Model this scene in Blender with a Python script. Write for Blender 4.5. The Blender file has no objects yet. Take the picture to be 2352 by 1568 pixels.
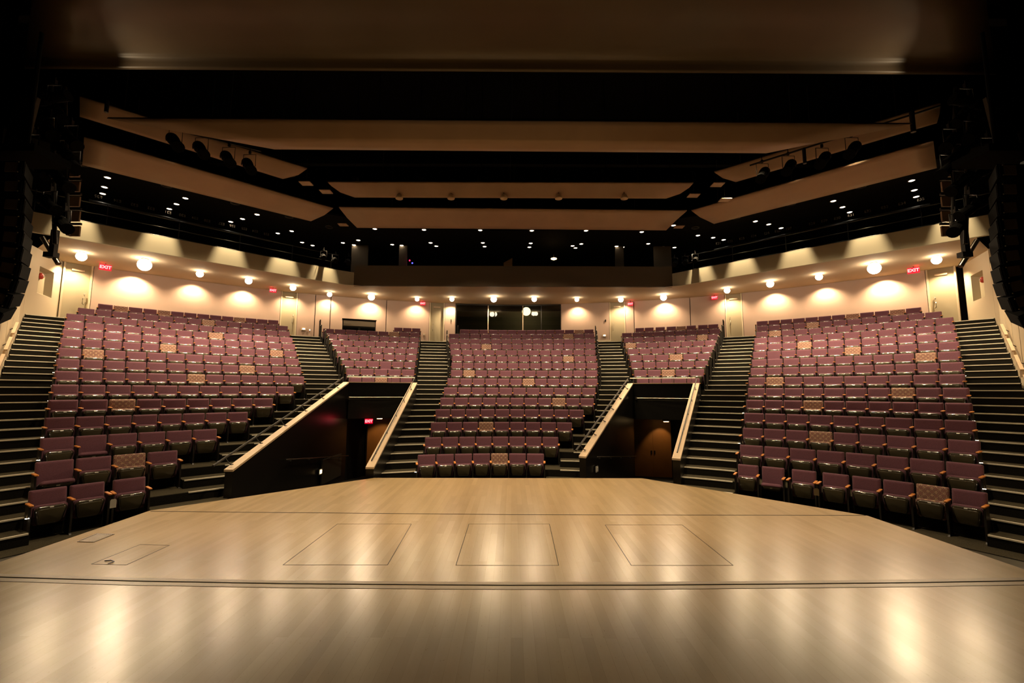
import bpy, math, random
from math import sin, cos, pi, radians as R_, degrees as D_, atan2, sqrt, hypot
from mathutils import Vector, Matrix
random.seed(7)
sc = bpy.context.scene
# ------------------------------------------------------------------ camera
F_PX, PITCH, ROLL, EYE = 1035.92, R_(6.244), R_(0.20), 2.6
cam_d = bpy.data.cameras.new('camera'); cam_d.sensor_width = 36.0
cam_d.lens = F_PX / 2352 * 36.0; cam_d.clip_end = 200
cam = bpy.data.objects.new('camera', cam_d); sc.collection.objects.link(cam)
CAM_M = Matrix.Rotation(pi/2 + PITCH, 4, 'X') @ Matrix.Rotation(ROLL, 4, 'Z')
cam.matrix_world = Matrix.Translation((0, 0, EYE)) @ CAM_M
sc.camera = cam
# ------------------------------------------------------------------ world, exposure
w = bpy.data.worlds.new('world'); sc.world = w; w.use_nodes = True
w.node_tree.nodes['Background'].inputs[0].default_value = (1.0, 0.72, 0.45, 1)
w.node_tree.nodes['Background'].inputs[1].default_value = 0.0
sc.view_settings.view_transform = 'Standard'; sc.view_settings.look = 'None'
sc.view_settings.gamma = 1; sc.view_settings.use_curve_mapping = False
sc.view_settings.exposure = 1.0
cy_ = sc.cycles
cy_.use_denoising = True
cy_.max_bounces = 6; cy_.diffuse_bounces = 3; cy_.glossy_bounces = 3; cy_.transmission_bounces = 4
cy_.transparent_max_bounces = 6; cy_.sample_clamp_indirect = 4.0; cy_.use_light_tree = True
cy_.caustics_reflective = False; cy_.caustics_refractive = False
cy_.use_adaptive_sampling = True; cy_.adaptive_threshold = 0.02
# light strengths (watts) of the kinds of lamp in the hall
P_WALL, P_HOUSE, P_FASCIA, P_STAGE, P_FWD = 165, 930, 950, 980, 200
WARM = (1.0, 0.74, 0.44)

C0 = (0.038, 3.649)                     # centre of all seating arcs
R1, DR, ZT1, DZ = 10.297, 0.990, 0.722, 0.403
SEAT_H = 0.88
def rowR(k): return R1 + (k-1)*DR
def rowZ(k): return ZT1 + (k-1)*DZ - SEAT_H      # floor height of row k
def rowF(k): return rowR(k) - 0.95               # radius of the riser in front of row k
def P(r, a, z=0.0):
    a = R_(a); return (C0[0] + r*sin(a), C0[1] + r*cos(a), z)
def AZ(x, y): return D_(atan2(x-C0[0], y-C0[1]))
def ray(x, y): return (CAM_M.to_3x3() @ Vector((x-1176, 784-y, -F_PX)))
def atY(x, y, Y): d = ray(x, y); return Vector((0, 0, EYE)) + d*(Y/d.y)
def atZ(x, y, Z): d = ray(x, y); return Vector((0, 0, EYE)) + d*((Z-EYE)/d.z)
def atR(x, y, r):
    d = ray(x, y); a = d.x*d.x+d.y*d.y; b = -2*(d.x*C0[0]+d.y*C0[1]); c = C0[0]**2+C0[1]**2-r*r
    return Vector((0, 0, EYE)) + d*((-b+sqrt(b*b-4*a*c))/(2*a))

# ------------------------------------------------------------------ materials
MATS = {}
def mat(name, col, rough=0.5, metal=0.0, spec=0.5, emit=None, es=0.0, coat=0.0, noise=None, bump=None, trans=0.0, sheen=0.0):
    m = bpy.data.materials.new(name); m.use_nodes = True; nt = m.node_tree; b = nt.nodes['Principled BSDF']
    b.inputs['Base Color'].default_value = (*col, 1); b.inputs['Roughness'].default_value = rough
    b.inputs['Metallic'].default_value = metal; b.inputs['Specular IOR Level'].default_value = spec
    b.inputs['Coat Weight'].default_value = coat; b.inputs['Transmission Weight'].default_value = trans
    b.inputs['Sheen Weight'].default_value = sheen
    if emit: b.inputs['Emission Color'].default_value = (*emit, 1); b.inputs['Emission Strength'].default_value = es
    if noise:                                        # (scale, low factor, high factor)
        n = nt.nodes.new('ShaderNodeTexNoise'); n.inputs['Scale'].default_value = noise[0]; n.inputs['Detail'].default_value = 5
        tc = nt.nodes.new('ShaderNodeTexCoord'); nt.links.new(tc.outputs['Object'], n.inputs['Vector'])
        r = nt.nodes.new('ShaderNodeValToRGB'); r.color_ramp.elements[0].position = .3; r.color_ramp.elements[1].position = .7
        r.color_ramp.elements[0].color = (*[c*noise[1] for c in col], 1); r.color_ramp.elements[1].color = (*[min(1, c*noise[2]) for c in col], 1)
        nt.links.new(n.outputs['Fac'], r.inputs['Fac']); nt.links.new(r.outputs['Color'], b.inputs['Base Color'])
        if bump:
            bp = nt.nodes.new('ShaderNodeBump'); bp.inputs['Strength'].default_value = bump; bp.inputs['Distance'].default_value = .01
            nt.links.new(n.outputs['Fac'], bp.inputs['Height']); nt.links.new(bp.outputs['Normal'], b.inputs['Normal'])
    MATS[name] = m; return m
mat('plum_fabric', (0.160, 0.068, 0.098), .85, spec=.2, sheen=.1, noise=(60, .85, 1.12))
mat('seat_shell', (0.075, 0.065, 0.038), .25, spec=.5)
mat('seat_rim', (0.055, 0.045, 0.030), .16, spec=1.0, coat=1.0)
mat('black_metal', (0.016, 0.014, 0.012), .38, spec=.5)
mat('board_brown', (0.045, 0.032, 0.020), .7)
mat('wood_arm', (0.78, 0.29, 0.06), .30, noise=(20, .8, 1.15))
mat('plate_white', (0.85, 0.83, 0.78), .25, metal=.3)
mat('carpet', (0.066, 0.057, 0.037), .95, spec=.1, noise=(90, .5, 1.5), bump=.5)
mat('carpet_black_or_shaded', (0.014, 0.013, 0.010), .9, spec=.1, noise=(90, .6, 1.4))
mat('nosing', (0.93, 0.86, 0.70), .4)
mat('wall_rose', (0.55, 0.395, 0.315), .8, spec=.2, noise=(1.3, .97, 1.03))
mat('wall_olive', (0.43, 0.37, 0.25), .75, spec=.2)
mat('wall_cream', (0.70, 0.59, 0.42), .8, spec=.2)
mat('soffit_paint', (0.52, 0.40, 0.27), .85, spec=.2)
mat('fascia_paint', (0.50, 0.46, 0.33), .8, spec=.2)
mat('fascia_dark', (0.13, 0.10, 0.068), .8, spec=.2)
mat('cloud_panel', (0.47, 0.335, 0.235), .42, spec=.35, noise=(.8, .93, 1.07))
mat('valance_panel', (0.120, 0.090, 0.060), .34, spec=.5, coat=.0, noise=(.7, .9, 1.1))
mat('black_paint', (0.0035, 0.0035, 0.003), .85, spec=.12)
mat('black_gloss', (0.006, 0.005, 0.004), .30, spec=.5)
mat('cap_wood', (0.66, 0.50, 0.34), .45, noise=(3, .9, 1.08))
mat('steel', (0.42, 0.39, 0.33), .28, metal=1.0)
mat('satin_steel', (0.78, 0.72, 0.60), .35, metal=.35)
mat('dark_steel', (0.16, 0.14, 0.11), .3, metal=1.0)
mat('speaker_black', (0.002, 0.002, 0.002), .9, spec=.06)
mat('speaker_grey', (0.42, 0.35, 0.25), .6)
mat('brown_door', (0.30, 0.135, 0.035), .55, noise=(2, .9, 1.1))
mat('lamp_hot', (1, 1, 1), .5, emit=(1.0, .84, .60), es=12)
mat('lamp_down', (1, 1, 1), .5, emit=(1.0, .86, .66), es=9)
mat('lamp_rim', (.55, .42, .28), .3, metal=.8)
mat('aisle_glow', (1, 1, 1), .5, emit=(1.0, .85, .62), es=5)
mat('lamp_orange', (1, 1, 1), .5, emit=(1.0, .62, .24), es=4)
mat('exit_red', (.5, .01, .02), .5, emit=(1.0, .0, .03), es=.42)
mat('exit_letter', (1, .5, .5), .5, emit=(1.0, .45, .5), es=.62)
mat('led_red', (1, 0, 0), .5, emit=(1, .01, .05), es=3)
mat('led_blue', (0, 0, 1), .5, emit=(.05, .05, 1), es=3)
mat('label_ink', (0.16, 0.12, 0.08), .7)
mat('alarm_red', (0.55, 0.05, 0.03), .4)
mat('rack_black', (0.022, 0.020, 0.015), .4)
mat('glass_dark', (0.55, 0.62, 0.52), .02, spec=.6, trans=1.0)
mat('lens_glass', (0.05, 0.03, 0.02), .05, spec=.9, coat=.5)
mat('concrete', (0.075, 0.066, 0.048), .8, noise=(3, .8, 1.2))

def stage_material():
    m = bpy.data.materials.new('stage_boards'); m.use_nodes = True; nt = m.node_tree; L = nt.links; N = nt.nodes
    b = N['Principled BSDF']
    tc = N.new('ShaderNodeTexCoord')
    mp = N.new('ShaderNodeMapping'); mp.inputs['Rotation'].default_value = (0, 0, pi/2); L.new(tc.outputs['Object'], mp.inputs['Vector'])
    br = N.new('ShaderNodeTexBrick'); br.inputs['Scale'].default_value = 1.0
    br.inputs['Brick Width'].default_value = 1.9; br.inputs['Row Height'].default_value = .11
    br.inputs['Mortar Size'].default_value = .0012; br.inputs['Mortar Smooth'].default_value = .3; br.offset = .37
    br.inputs['Color1'].default_value = (.335, .232, .104, 1); br.inputs['Color2'].default_value = (.395, .278, .128, 1)
    br.inputs['Mortar'].default_value = (.29, .200, .088, 1); br.inputs['Bias'].default_value = .2
    L.new(mp.outputs['Vector'], br.inputs['Vector'])
    # scuffs: long noise streaks along the boards and small dark scratches
    m2 = N.new('ShaderNodeMapping'); m2.inputs['Scale'].default_value = (3.2, .55, 1); L.new(tc.outputs['Object'], m2.inputs['Vector'])
    n1 = N.new('ShaderNodeTexNoise'); n1.inputs['Scale'].default_value = 1.3; n1.inputs['Detail'].default_value = 8; n1.inputs['Roughness'].default_value = .65
    L.new(m2.outputs['Vector'], n1.inputs['Vector'])
    r1 = N.new('ShaderNodeValToRGB'); r1.color_ramp.elements[0].position = .3; r1.color_ramp.elements[1].position = .72
    r1.color_ramp.elements[0].color = (.90, .89, .87, 1); r1.color_ramp.elements[1].color = (1.06, 1.06, 1.05, 1); L.new(n1.outputs['Fac'], r1.inputs['Fac'])
    mx = N.new('ShaderNodeMix'); mx.data_type = 'RGBA'; mx.blend_type = 'MULTIPLY'; mx.inputs[0].default_value = .8
    L.new(br.outputs['Color'], mx.inputs[6]); L.new(r1.outputs['Color'], mx.inputs[7])
    m3 = N.new('ShaderNodeMapping'); m3.inputs['Scale'].default_value = (30, 11, 1); m3.inputs['Rotation'].default_value = (0, 0, .5); L.new(tc.outputs['Object'], m3.inputs['Vector'])
    n2 = N.new('ShaderNodeTexNoise'); n2.inputs['Scale'].default_value = 2.2; n2.inputs['Detail'].default_value = 3; n2.inputs['Roughness'].default_value = .6
    L.new(m3.outputs['Vector'], n2.inputs['Vector'])
    r2 = N.new('ShaderNodeValToRGB'); r2.color_ramp.elements[0].position = .25; r2.color_ramp.elements[1].position = .33
    r2.color_ramp.elements[0].color = (.45, .38, .30, 1); r2.color_ramp.elements[1].color = (1, 1, 1, 1); L.new(n2.outputs['Fac'], r2.inputs['Fac'])
    mx2 = N.new('ShaderNodeMix'); mx2.data_type = 'RGBA'; mx2.blend_type = 'MULTIPLY'; mx2.inputs[0].default_value = .6
    L.new(mx.outputs[2], mx2.inputs[6]); L.new(r2.outputs['Color'], mx2.inputs[7]); L.new(mx2.outputs[2], b.inputs['Base Color'])
    n3 = N.new('ShaderNodeTexNoise'); n3.inputs['Scale'].default_value = 1.1; n3.inputs['Detail'].default_value = 1; n3.inputs['Roughness'].default_value = .4; L.new(m2.outputs['Vector'], n3.inputs['Vector'])
    mr = N.new('ShaderNodeMapRange'); mr.inputs[1].default_value = .3; mr.inputs[2].default_value = .7; mr.inputs[3].default_value = .25; mr.inputs[4].default_value = .27
    L.new(n3.outputs['Fac'], mr.inputs[0]); L.new(mr.outputs[0], b.inputs['Roughness'])
    b.inputs['Specular IOR Level'].default_value = .65
    MATS['stage_boards'] = m
stage_material()

def pattern_material():
    m = bpy.data.materials.new('patterned_fabric'); m.use_nodes = True; nt = m.node_tree; L = nt.links; N = nt.nodes
    b = N['Principled BSDF']; b.inputs['Roughness'].default_value = .8
    tc = N.new('ShaderNodeTexCoord'); sp = N.new('ShaderNodeSeparateXYZ'); L.new(tc.outputs['Object'], sp.inputs[0])
    def M(op, a, c=None):
        n = N.new('ShaderNodeMath'); n.operation = op
        for i, v in ((0, a), (1, c)):
            if v is None: continue
            if isinstance(v, (int, float)): n.inputs[i].default_value = v
            else: L.new(v, n.inputs[i])
        return n.outputs[0]
    x, z = sp.outputs[0], sp.outputs[2]
    u = M('ADD', x, z); v = M('SUBTRACT', x, z); per = .125
    fu = M('ABSOLUTE', M('SUBTRACT', M('FRACT', M('DIVIDE', M('ADD', u, 10.0), per)), .5))
    fv = M('ABSOLUTE', M('SUBTRACT', M('FRACT', M('DIVIDE', M('ADD', v, 10.0), per)), .5))
    band = M('LESS_THAN', M('MINIMUM', fu, fv), .12)
    near = M('LESS_THAN', M('MAXIMUM', fu, fv), .42)
    band = M('MULTIPLY', band, near)
    cb = N.new('ShaderNodeCombineXYZ'); L.new(u, cb.inputs[0]); L.new(v, cb.inputs[1])
    ck = N.new('ShaderNodeTexChecker'); ck.inputs['Scale'].default_value = 46
    ck.inputs['Color1'].default_value = (.020, .010, .008, 1); ck.inputs['Color2'].default_value = (.78, .54, .36, 1); L.new(cb.outputs[0], ck.inputs['Vector'])
    mx = N.new('ShaderNodeMix'); mx.data_type = 'RGBA'; L.new(band, mx.inputs[0]); mx.inputs[6].default_value = (.27, .135, .115, 1); L.new(ck.outputs['Color'], mx.inputs[7])
    L.new(mx.outputs[2], b.inputs['Base Color'])
    MATS['patterned_fabric'] = m
pattern_material()

# ------------------------------------------------------------------ mesh helpers
class MB:
    def __init__(s): s.v = []; s.f = []; s.mi = []; s.sm = []; s.ms = []; s.cur = 0
    def use(s, m):
        if m not in s.ms: s.ms.append(m)
        s.cur = s.ms.index(m); return s
    def add(s, vs, fs, smooth=False, T=None):
        o = len(s.v)
        for p in vs:
            p = Vector(p)
            if T is not None: p = T @ p
            s.v.append(tuple(p))
        for f in fs: s.f.append([i+o for i in f]); s.mi.append(s.cur); s.sm.append(smooth)
        return s
    def box(s, c, d, T=None, rz=0, rx=0, ry=0):
        x, y, z = d[0]/2, d[1]/2, d[2]/2
        vs = [Vector((a*x, b*y, e*z)) for a in (-1, 1) for b in (-1, 1) for e in (-1, 1)]
        M = Matrix.Translation(c) @ Matrix.Rotation(rz, 4, 'Z') @ Matrix.Rotation(ry, 4, 'Y') @ Matrix.Rotation(rx, 4, 'X')
        if T is not None: M = T @ M
        return s.add(vs, [(0, 1, 3, 2), (4, 6, 7, 5), (0, 4, 5, 1), (2, 3, 7, 6), (0, 2, 6, 4), (1, 5, 7, 3)], T=M)
    def bar(s, p0, p1, w_, h):                     # box along p0-p1, w_ wide sideways, h high
        p0, p1 = Vector(p0), Vector(p1); d = p1-p0; L = d.length; d.normalize()
        side = d.cross(Vector((0, 0, 1)))
        if side.length < 1e-4: side = Vector((1, 0, 0))
        side.normalize(); up = side.cross(d)
        vs = [p + side*a*w_/2 + up*b*h/2 for p in (p0, p1) for a in (-1, 1) for b in (-1, 1)]
        return s.add(vs, [(0, 1, 3, 2), (4, 6, 7, 5), (0, 4, 5, 1), (2, 3, 7, 6), (0, 2, 6, 4), (1, 5, 7, 3)])
    def tube(s, pts, r, n=8, cap=True):
        pts = [Vector(p) for p in pts]; rings = []
        for i, p in enumerate(pts):
            d = (pts[min(i+1, len(pts)-1)] - pts[max(i-1, 0)]).normalized()
            a = d.cross(Vector((0, 0, 1)))
            if a.length < 1e-3: a = Vector((1, 0, 0))
            a.normalize(); b = d.cross(a)
            rr = r[i] if isinstance(r, (list, tuple)) else r
            rings.append([p + (a*cos(2*pi*k/n) + b*sin(2*pi*k/n))*rr for k in range(n)])
        vs = [q for g in rings for q in g]; fs = []
        for i in range(len(rings)-1):
            for k in range(n): fs.append((i*n+k, i*n+(k+1) % n, (i+1)*n+(k+1) % n, (i+1)*n+k))
        s.add(vs, fs, True)
        if cap: s.add(rings[0], [tuple(range(n-1, -1, -1))]); s.add(rings[-1], [tuple(range(n))])
        return s
    def prism(s, poly, z0, z1, T=None):             # poly: list of (x,y); z0/z1 number or list
        n = len(poly); a = z0 if isinstance(z0, list) else [z0]*n; b = z1 if isinstance(z1, list) else [z1]*n
        vs = [(p[0], p[1], a[i]) for i, p in enumerate(poly)] + [(p[0], p[1], b[i]) for i, p in enumerate(poly)]
        fs = [tuple(range(n-1, -1, -1)), tuple(range(n, 2*n))] + [(i, (i+1) % n, n+(i+1) % n, n+i) for i in range(n)]
        return s.add(vs, fs, T=T)
    def pillow(s, w_, h, rings, rc, T=None, n=4, smooth=True):
        # rounded rectangle in the XZ plane (centre origin); rings = [(y, inset)...] front to back
        vs, fs = [], []; N_ = 4*(n+1)
        for (y, ins) in rings:
            W, H = w_/2-ins, h/2-ins; r = max(rc-ins, .004)
            for q, (sx, sz) in enumerate(((1, 1), (-1, 1), (-1, -1), (1, -1))):
                for i in range(n+1):
                    a = (q + i/n)*pi/2
                    vs.append((sx*(W-r) + r*cos(a), y, sz*(H-r) + r*sin(a)))
        for j in range(len(rings)-1):
            for i in range(N_):
                fs.append((j*N_+i, (j+1)*N_+i, (j+1)*N_+(i+1) % N_, j*N_+(i+1) % N_))
        fs.append(tuple(range(N_))); L = len(rings)-1; fs.append(tuple(L*N_+i for i in range(N_-1, -1, -1)))
        return s.add(vs, fs, smooth, T)
    def lathe(s, prof, T=None, n=16, smooth=True):               # prof [(r, z)...]
        vs = [(r*cos(2*pi*k/n), r*sin(2*pi*k/n), z) for r, z in prof for k in range(n)]; fs = []
        for i in range(len(prof)-1):
            for k in range(n): fs.append((i*n+k, i*n+(k+1) % n, (i+1)*n+(k+1) % n, (i+1)*n+k))
        fs.append(tuple(range(n-1, -1, -1))); L = (len(prof)-1)*n; fs.append(tuple(L+k for k in range(n)))
        return s.add(vs, fs, smooth, T)
    def sector(s, r0, r1, a0, b0, a1, b1, z0, z1, step=2.0):   # ring sector; side azimuths at r0 (a0,b0) and r1 (a1,b1)
        n = max(1, int(math.ceil(max(abs(b0-a0), abs(b1-a1))/step)))
        inn = [P(r0, a0+(b0-a0)*i/n) for i in range(n+1)]; out = [P(r1, a1+(b1-a1)*i/n) for i in range(n+1)]
        vs = []; fs = []
        for lst, z in ((inn, z0), (out, z0), (inn, z1), (out, z1)): vs += [(p[0], p[1], z) for p in lst]
        m = n+1
        for i in range(n):
            fs += [(2*m+i, 2*m+i+1, 3*m+i+1, 3*m+i), (i, m+i, m+i+1, i+1), (i, i+1, 2*m+i+1, 2*m+i), (m+i, 3*m+i, 3*m+i+1, m+i+1)]
        fs += [(0, 2*m, 3*m, m), (m-1, 2*m-1, 4*m-1, 3*m-1)]
        return s.add(vs, fs)
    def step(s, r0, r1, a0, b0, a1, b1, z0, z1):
        # tread in carpet, riser and sides in a darker copy that paints in their shade
        s.use('carpet_black_or_shaded').sector(r0, r1, a0, b0, a1, b1, z0, z1-.006)
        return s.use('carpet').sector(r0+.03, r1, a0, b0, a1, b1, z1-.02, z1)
    def mesh(s, name):
        me = bpy.data.meshes.new(name); me.from_pydata(s.v, [], s.f)
        for m in s.ms: me.materials.append(MATS[m])
        me.polygons.foreach_set('material_index', s.mi); me.polygons.foreach_set('use_smooth', s.sm); me.update(); return me
    def build(s, name, parent=None, loc=None):
        o = bpy.data.objects.new(name, s.mesh(name)); sc.collection.objects.link(o)
        if parent: o.parent = parent
        if loc: o.location = loc
        return o
def new(m): return MB().use(m)
def tag(o, label=None, cat=None, group=None, kind=None):
    if label: o['label'] = label
    if cat: o['category'] = cat
    if group: o['group'] = group
    if kind: o['kind'] = kind
    return o
def empty(name, loc=(0, 0, 0), rz=0):
    o = bpy.data.objects.new(name, None); sc.collection.objects.link(o); o.location = loc; o.rotation_euler = (0, 0, rz); o.empty_display_size = .2; return o
def inst(name, me, parent, loc=(0, 0, 0), rot=(0, 0, 0), scale=(1, 1, 1)):
    o = bpy.data.objects.new(name, me); sc.collection.objects.link(o); o.parent = parent; o.location = loc; o.rotation_euler = rot; o.scale = scale; return o
def struct(o, label, cat='structure'): return tag(o, label, cat, kind='structure')
def lamp(name, loc, tgt, power, ang, blend=.4, size=.08, col=WARM, parent=None):
    d = bpy.data.lights.new(name, 'SPOT'); d.energy = power; d.spot_size = R_(ang); d.spot_blend = blend; d.shadow_soft_size = size; d.color = col
    o = bpy.data.objects.new(name, d); sc.collection.objects.link(o)
    o.location = loc; o.rotation_euler = (Vector(tgt)-Vector(loc)).to_track_quat('-Z', 'Y').to_euler()
    if parent: o.parent = parent; o.matrix_parent_inverse = Matrix.Translation(-Vector(parent.location))
    return o

def text_mesh(name, txt, size, mt, extrude=.004, offset=0.0):
    c = bpy.data.curves.new(name, 'FONT'); c.body = txt; c.size = size; c.align_x = 'CENTER'; c.align_y = 'CENTER'; c.extrude = extrude; c.offset = offset
    o = bpy.data.objects.new(name, c); sc.collection.objects.link(o); bpy.context.view_layer.update()
    me = bpy.data.meshes.new_from_object(o.evaluated_get(bpy.context.evaluated_depsgraph_get())); me.name = name
    bpy.data.objects.remove(o); bpy.data.curves.remove(c); me.materials.clear(); me.materials.append(MATS[mt]); return me

# ------------------------------------------------------------------ seating plan
# rows of each block: row: (left end azimuth, right end azimuth, seats, patterned seats, lowered seats)
BL = {1: (-61.0, -51.05, 3, [], []), 2: (-59.48, -46.94, 4, [3], [1]), 3: (-58.17, -42.08, 6, [], [2]), 4: (-57.1, -38.04, 8, [], []),
      5: (-56.2, -34.63, 9, [3], []), 6: (-55.39, -31.7, 11, [], []), 7: (-54.65, -30.11, 13, [7], []), 8: (-54.11, -30.21, 13, [10], []),
      9: (-53.56, -30.29, 13, [2], []), 10: (-53.07, -30.35, 14, [6, 13], []), 11: (-52.6, -30.35, 14, [], []), 12: (-52.2, -30.48, 14, [9], []),
      13: (-51.78, -30.66, 15, [], []), 14: (-50.7, -30.74, 15, [9], []), 15: (-48.97, -31.7, 14, [2, 5, 11], [])}
BLC = {7: (-24.34, -15.26, 5, [3], []), 8: (-24.5, -14.83, 5, [], []), 9: (-24.88, -14.56, 6, [], [4]), 10: (-25.3, -14.3, 7, [], []), 11: (-25.61, -14.09, 7, [], []),
       12: (-25.87, -13.9, 8, [], []), 13: (-26.14, -13.72, 9, [], []), 14: (-26.53, -13.56, 9, [7], []), 15: (-17.1, -13.4, 3, [], [])}
BC = {1: (-15.83, 5.3, 7, [5], []), 2: (-14.38, 7.56, 8, [], []), 3: (-13.21, 9.62, 9, [4], []), 4: (-12.27, 11.3, 10, [], []), 5: (-11.4, 12.74, 11, [9], []),
      6: (-10.73, 12.84, 11, [], []), 7: (-10.08, 13.03, 12, [7], []), 8: (-9.49, 12.92, 12, [2], []), 9: (-9.33, 12.82, 13, [], []), 10: (-9.15, 12.58, 13, [11], []),
      11: (-9.32, 12.36, 13, [], []), 12: (-9.34, 12.24, 14, [4], []), 13: (-9.44, 12.15, 14, [], [12]), 14: (-9.39, 12.02, 14, [12], []), 15: (-7.76, 11.82, 14, [13], [])}
BRC = {7: (18.71, 27.38, 5, [], []), 8: (18.13, 27.75, 5, [3], []), 9: (17.59, 28.02, 6, [], []), 10: (17.24, 28.22, 6, [4], []), 11: (16.86, 28.42, 7, [], []),
       12: (16.47, 28.55, 8, [1], []), 13: (16.19, 28.7, 9, [8], []), 14: (15.84, 28.73, 9, [], []), 15: (17.6, 28.55, 8, [5], [])}
BR = {1: (34.81, 60.21, 8, [7], [2]), 2: (34.4, 58.87, 8, [], []), 3: (34.24, 57.73, 9, [4], []), 4: (33.96, 56.66, 9, [], []), 5: (33.81, 55.76, 10, [4], []),
      6: (33.65, 54.97, 10, [8], []), 7: (33.41, 54.17, 10, [2], []), 8: (33.4, 53.63, 11, [], []), 9: (33.29, 53.01, 11, [10], []), 10: (33.19, 52.57, 12, [7], [2]),
      11: (33.13, 52.12, 12, [4], []), 12: (32.97, 51.7, 12, [], []), 13: (33.02, 51.32, 13, [2], []), 14: (32.93, 50.22, 13, [5], []), 15: (32.78, 48.45, 12, [8, 11], [])}
CUSTOM = {('left', 1): [(-61.01, -57.95), (-57.86, -54.8), (-54.21, -51.04)],
          ('right', 1): [(34.81, 37.57), (37.87, 40.76), (41.52, 44.46), (45.02, 47.97), (48.18, 51.16), (51.25, 54.19), (54.29, 57.24), (57.3, 60.21)]}
BLOCKS = {'left': BL, 'left centre': BLC, 'centre': BC, 'right centre': BRC, 'right': BR}
# vomitory side walls (straight in plan): lower point, upper point, as (x, y)
VOM = {'lo': ((-6.65, 11.05), (-6.36, 17.66)), 'li': ((-3.90, 12.40), (-4.08, 18.49)),
       'ri': ((2.16, 13.40), (4.88, 18.27)), 'ro': ((4.45, 12.75), (6.98, 17.40))}
R_VOM = 15.36
def vaz(key, r):                                       # azimuth of a vomitory wall line at radius r
    (x0, y0), (x1, y1) = VOM[key]; best = None
    for i in range(-60, 161):
        t = i/100; x, y = x0+(x1-x0)*t, y0+(y1-y0)*t; e = abs(hypot(x-C0[0], y-C0[1])-r)
        if best is None or e < best[0]: best = (e, AZ(x, y))
    return best[1] + {'lo': -1, 'li': 1, 'ri': -1, 'ro': 1}[key]*D_(.09/r)
def capz(r): return 2.92 - .407*(15.4-r)
# far side walls of the outer aisles (45 degree lines)
LW = ((-19.6, 18.0), (-9.0, 7.2)); RW = ((19.75, 18.35), (9.2, 7.4))
def saz(seg, r):
    (x0, y0), (x1, y1) = seg; best = None
    for i in range(-30, 151):
        t = i/100; x, y = x0+(x1-x0)*t, y0+(y1-y0)*t; e = abs(hypot(x-C0[0], y-C0[1])-r)
        if best is None or e < best[0]: best = (e, AZ(x, y))
    return best[1]
def ends(b, k):
    B = BLOCKS[b]; k = min(max(k, min(B)), max(B))
    if b == 'left centre' and k == 15: k = 14
    if b == 'right centre' and k == 15: k = 14
    if b == 'left' and k == 15: k = 14
    pad = D_(.05/rowR(k)); return B[k][0]-pad, B[k][1]+pad
def aisle_bounds(i, k, r):
    if i == 0: return saz(LW, r), ends('left', k)[0]
    if i == 1: return ends('left', k)[1], (vaz('lo', r) if r < R_VOM else ends('left centre', k)[0])
    if i == 2: return (vaz('li', r) if r < R_VOM else ends('left centre', k)[1]), ends('centre', k)[0]
    if i == 3: return ends('centre', k)[1], (vaz('ri', r) if r < R_VOM else ends('right centre', k)[0])
    if i == 4: return (vaz('ro', r) if r < R_VOM else ends('right centre', k)[1]), ends('right', k)[0]
    if i == 5: return ends('right', k)[1], saz(RW, r)
R_TOP = 25.3

# ------------------------------------------------------------------ seating tiers, aisle stairs, floors
for b in BLOCKS:
    m = new('carpet')
    for k in BLOCKS[b] if b in ('left', 'centre', 'right') else range(7, 16):
        r0, r1 = rowF(k), rowF(k+1) if k < 15 else R_TOP
        a, c = ends(b, k)
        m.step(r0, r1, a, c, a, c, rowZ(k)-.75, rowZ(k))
    struct(m.build('floor_tiers'), 'dark carpeted seating tiers under the %s block' % b)
AISLE = ['far left', 'left', 'left of centre', 'right of centre', 'right', 'far right']
for i in range(6):
    root = struct(empty('stairs'), 'dark carpeted stairs with pale nosings in the %s aisle' % AISLE[i])
    m = new('carpet')
    for k in range(1, 16):
        for h in (0, 1):
            r0 = rowF(k) + (.5*DR if h else 0); r1 = r0 + .5*DR; z = rowZ(k) + (.5*DZ if h else 0)
            if k == 15:
                if h: continue
                r1 = R_TOP
            a0, b0 = aisle_bounds(i, k, r0+.01); a1, b1 = aisle_bounds(i, k, r1-.01)
            if r0 < R_VOM < r1: a1, b1 = a0, b0
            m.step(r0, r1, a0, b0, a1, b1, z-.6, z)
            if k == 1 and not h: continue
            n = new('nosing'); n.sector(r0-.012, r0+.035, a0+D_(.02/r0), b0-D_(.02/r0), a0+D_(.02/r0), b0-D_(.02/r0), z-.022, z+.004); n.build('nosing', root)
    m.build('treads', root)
# house floor round the stage, and the ramps down into the vomitories
m = new('concrete'); m.box((0, 3.85, rowZ(1)-.06), (40, 14.3, .1)); m.use('carpet_black_or_shaded'); m.box((-.8, 12.2, rowZ(1)-.07), (6.4, 2.6, .1)); m.box((0, 11.6, rowZ(1)-.09), (16, 1.3, .1))
struct(m.build('floor'), 'dark house floor around the stage platform')
m = new('carpet_black_or_shaded')
for ks in (('lo', 'li'), ('ri', 'ro')):
    a, b_ = VOM[ks[0]], VOM[ks[1]]
    pts = [a[0], b_[0], b_[1], a[1]]
    rs = [hypot(p[0]-C0[0], p[1]-C0[1]) for p in pts]
    q = [P(17.6, vaz(ks[0], 15.3)), P(17.6, vaz(ks[1], 15.3))]
    m.add([(a[0][0], a[0][1]-.3, -.14), (b_[0][0], b_[0][1]-.3, -.14), (b_[1][0]+.3, b_[1][1]+2.2, -1.05), (a[1][0]-.1, a[1][1]+2.2, -1.05)], [(0, 1, 2, 3)])
struct(m.build('floor_ramps'), 'black ramps sloping down inside the two vomitories')

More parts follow.
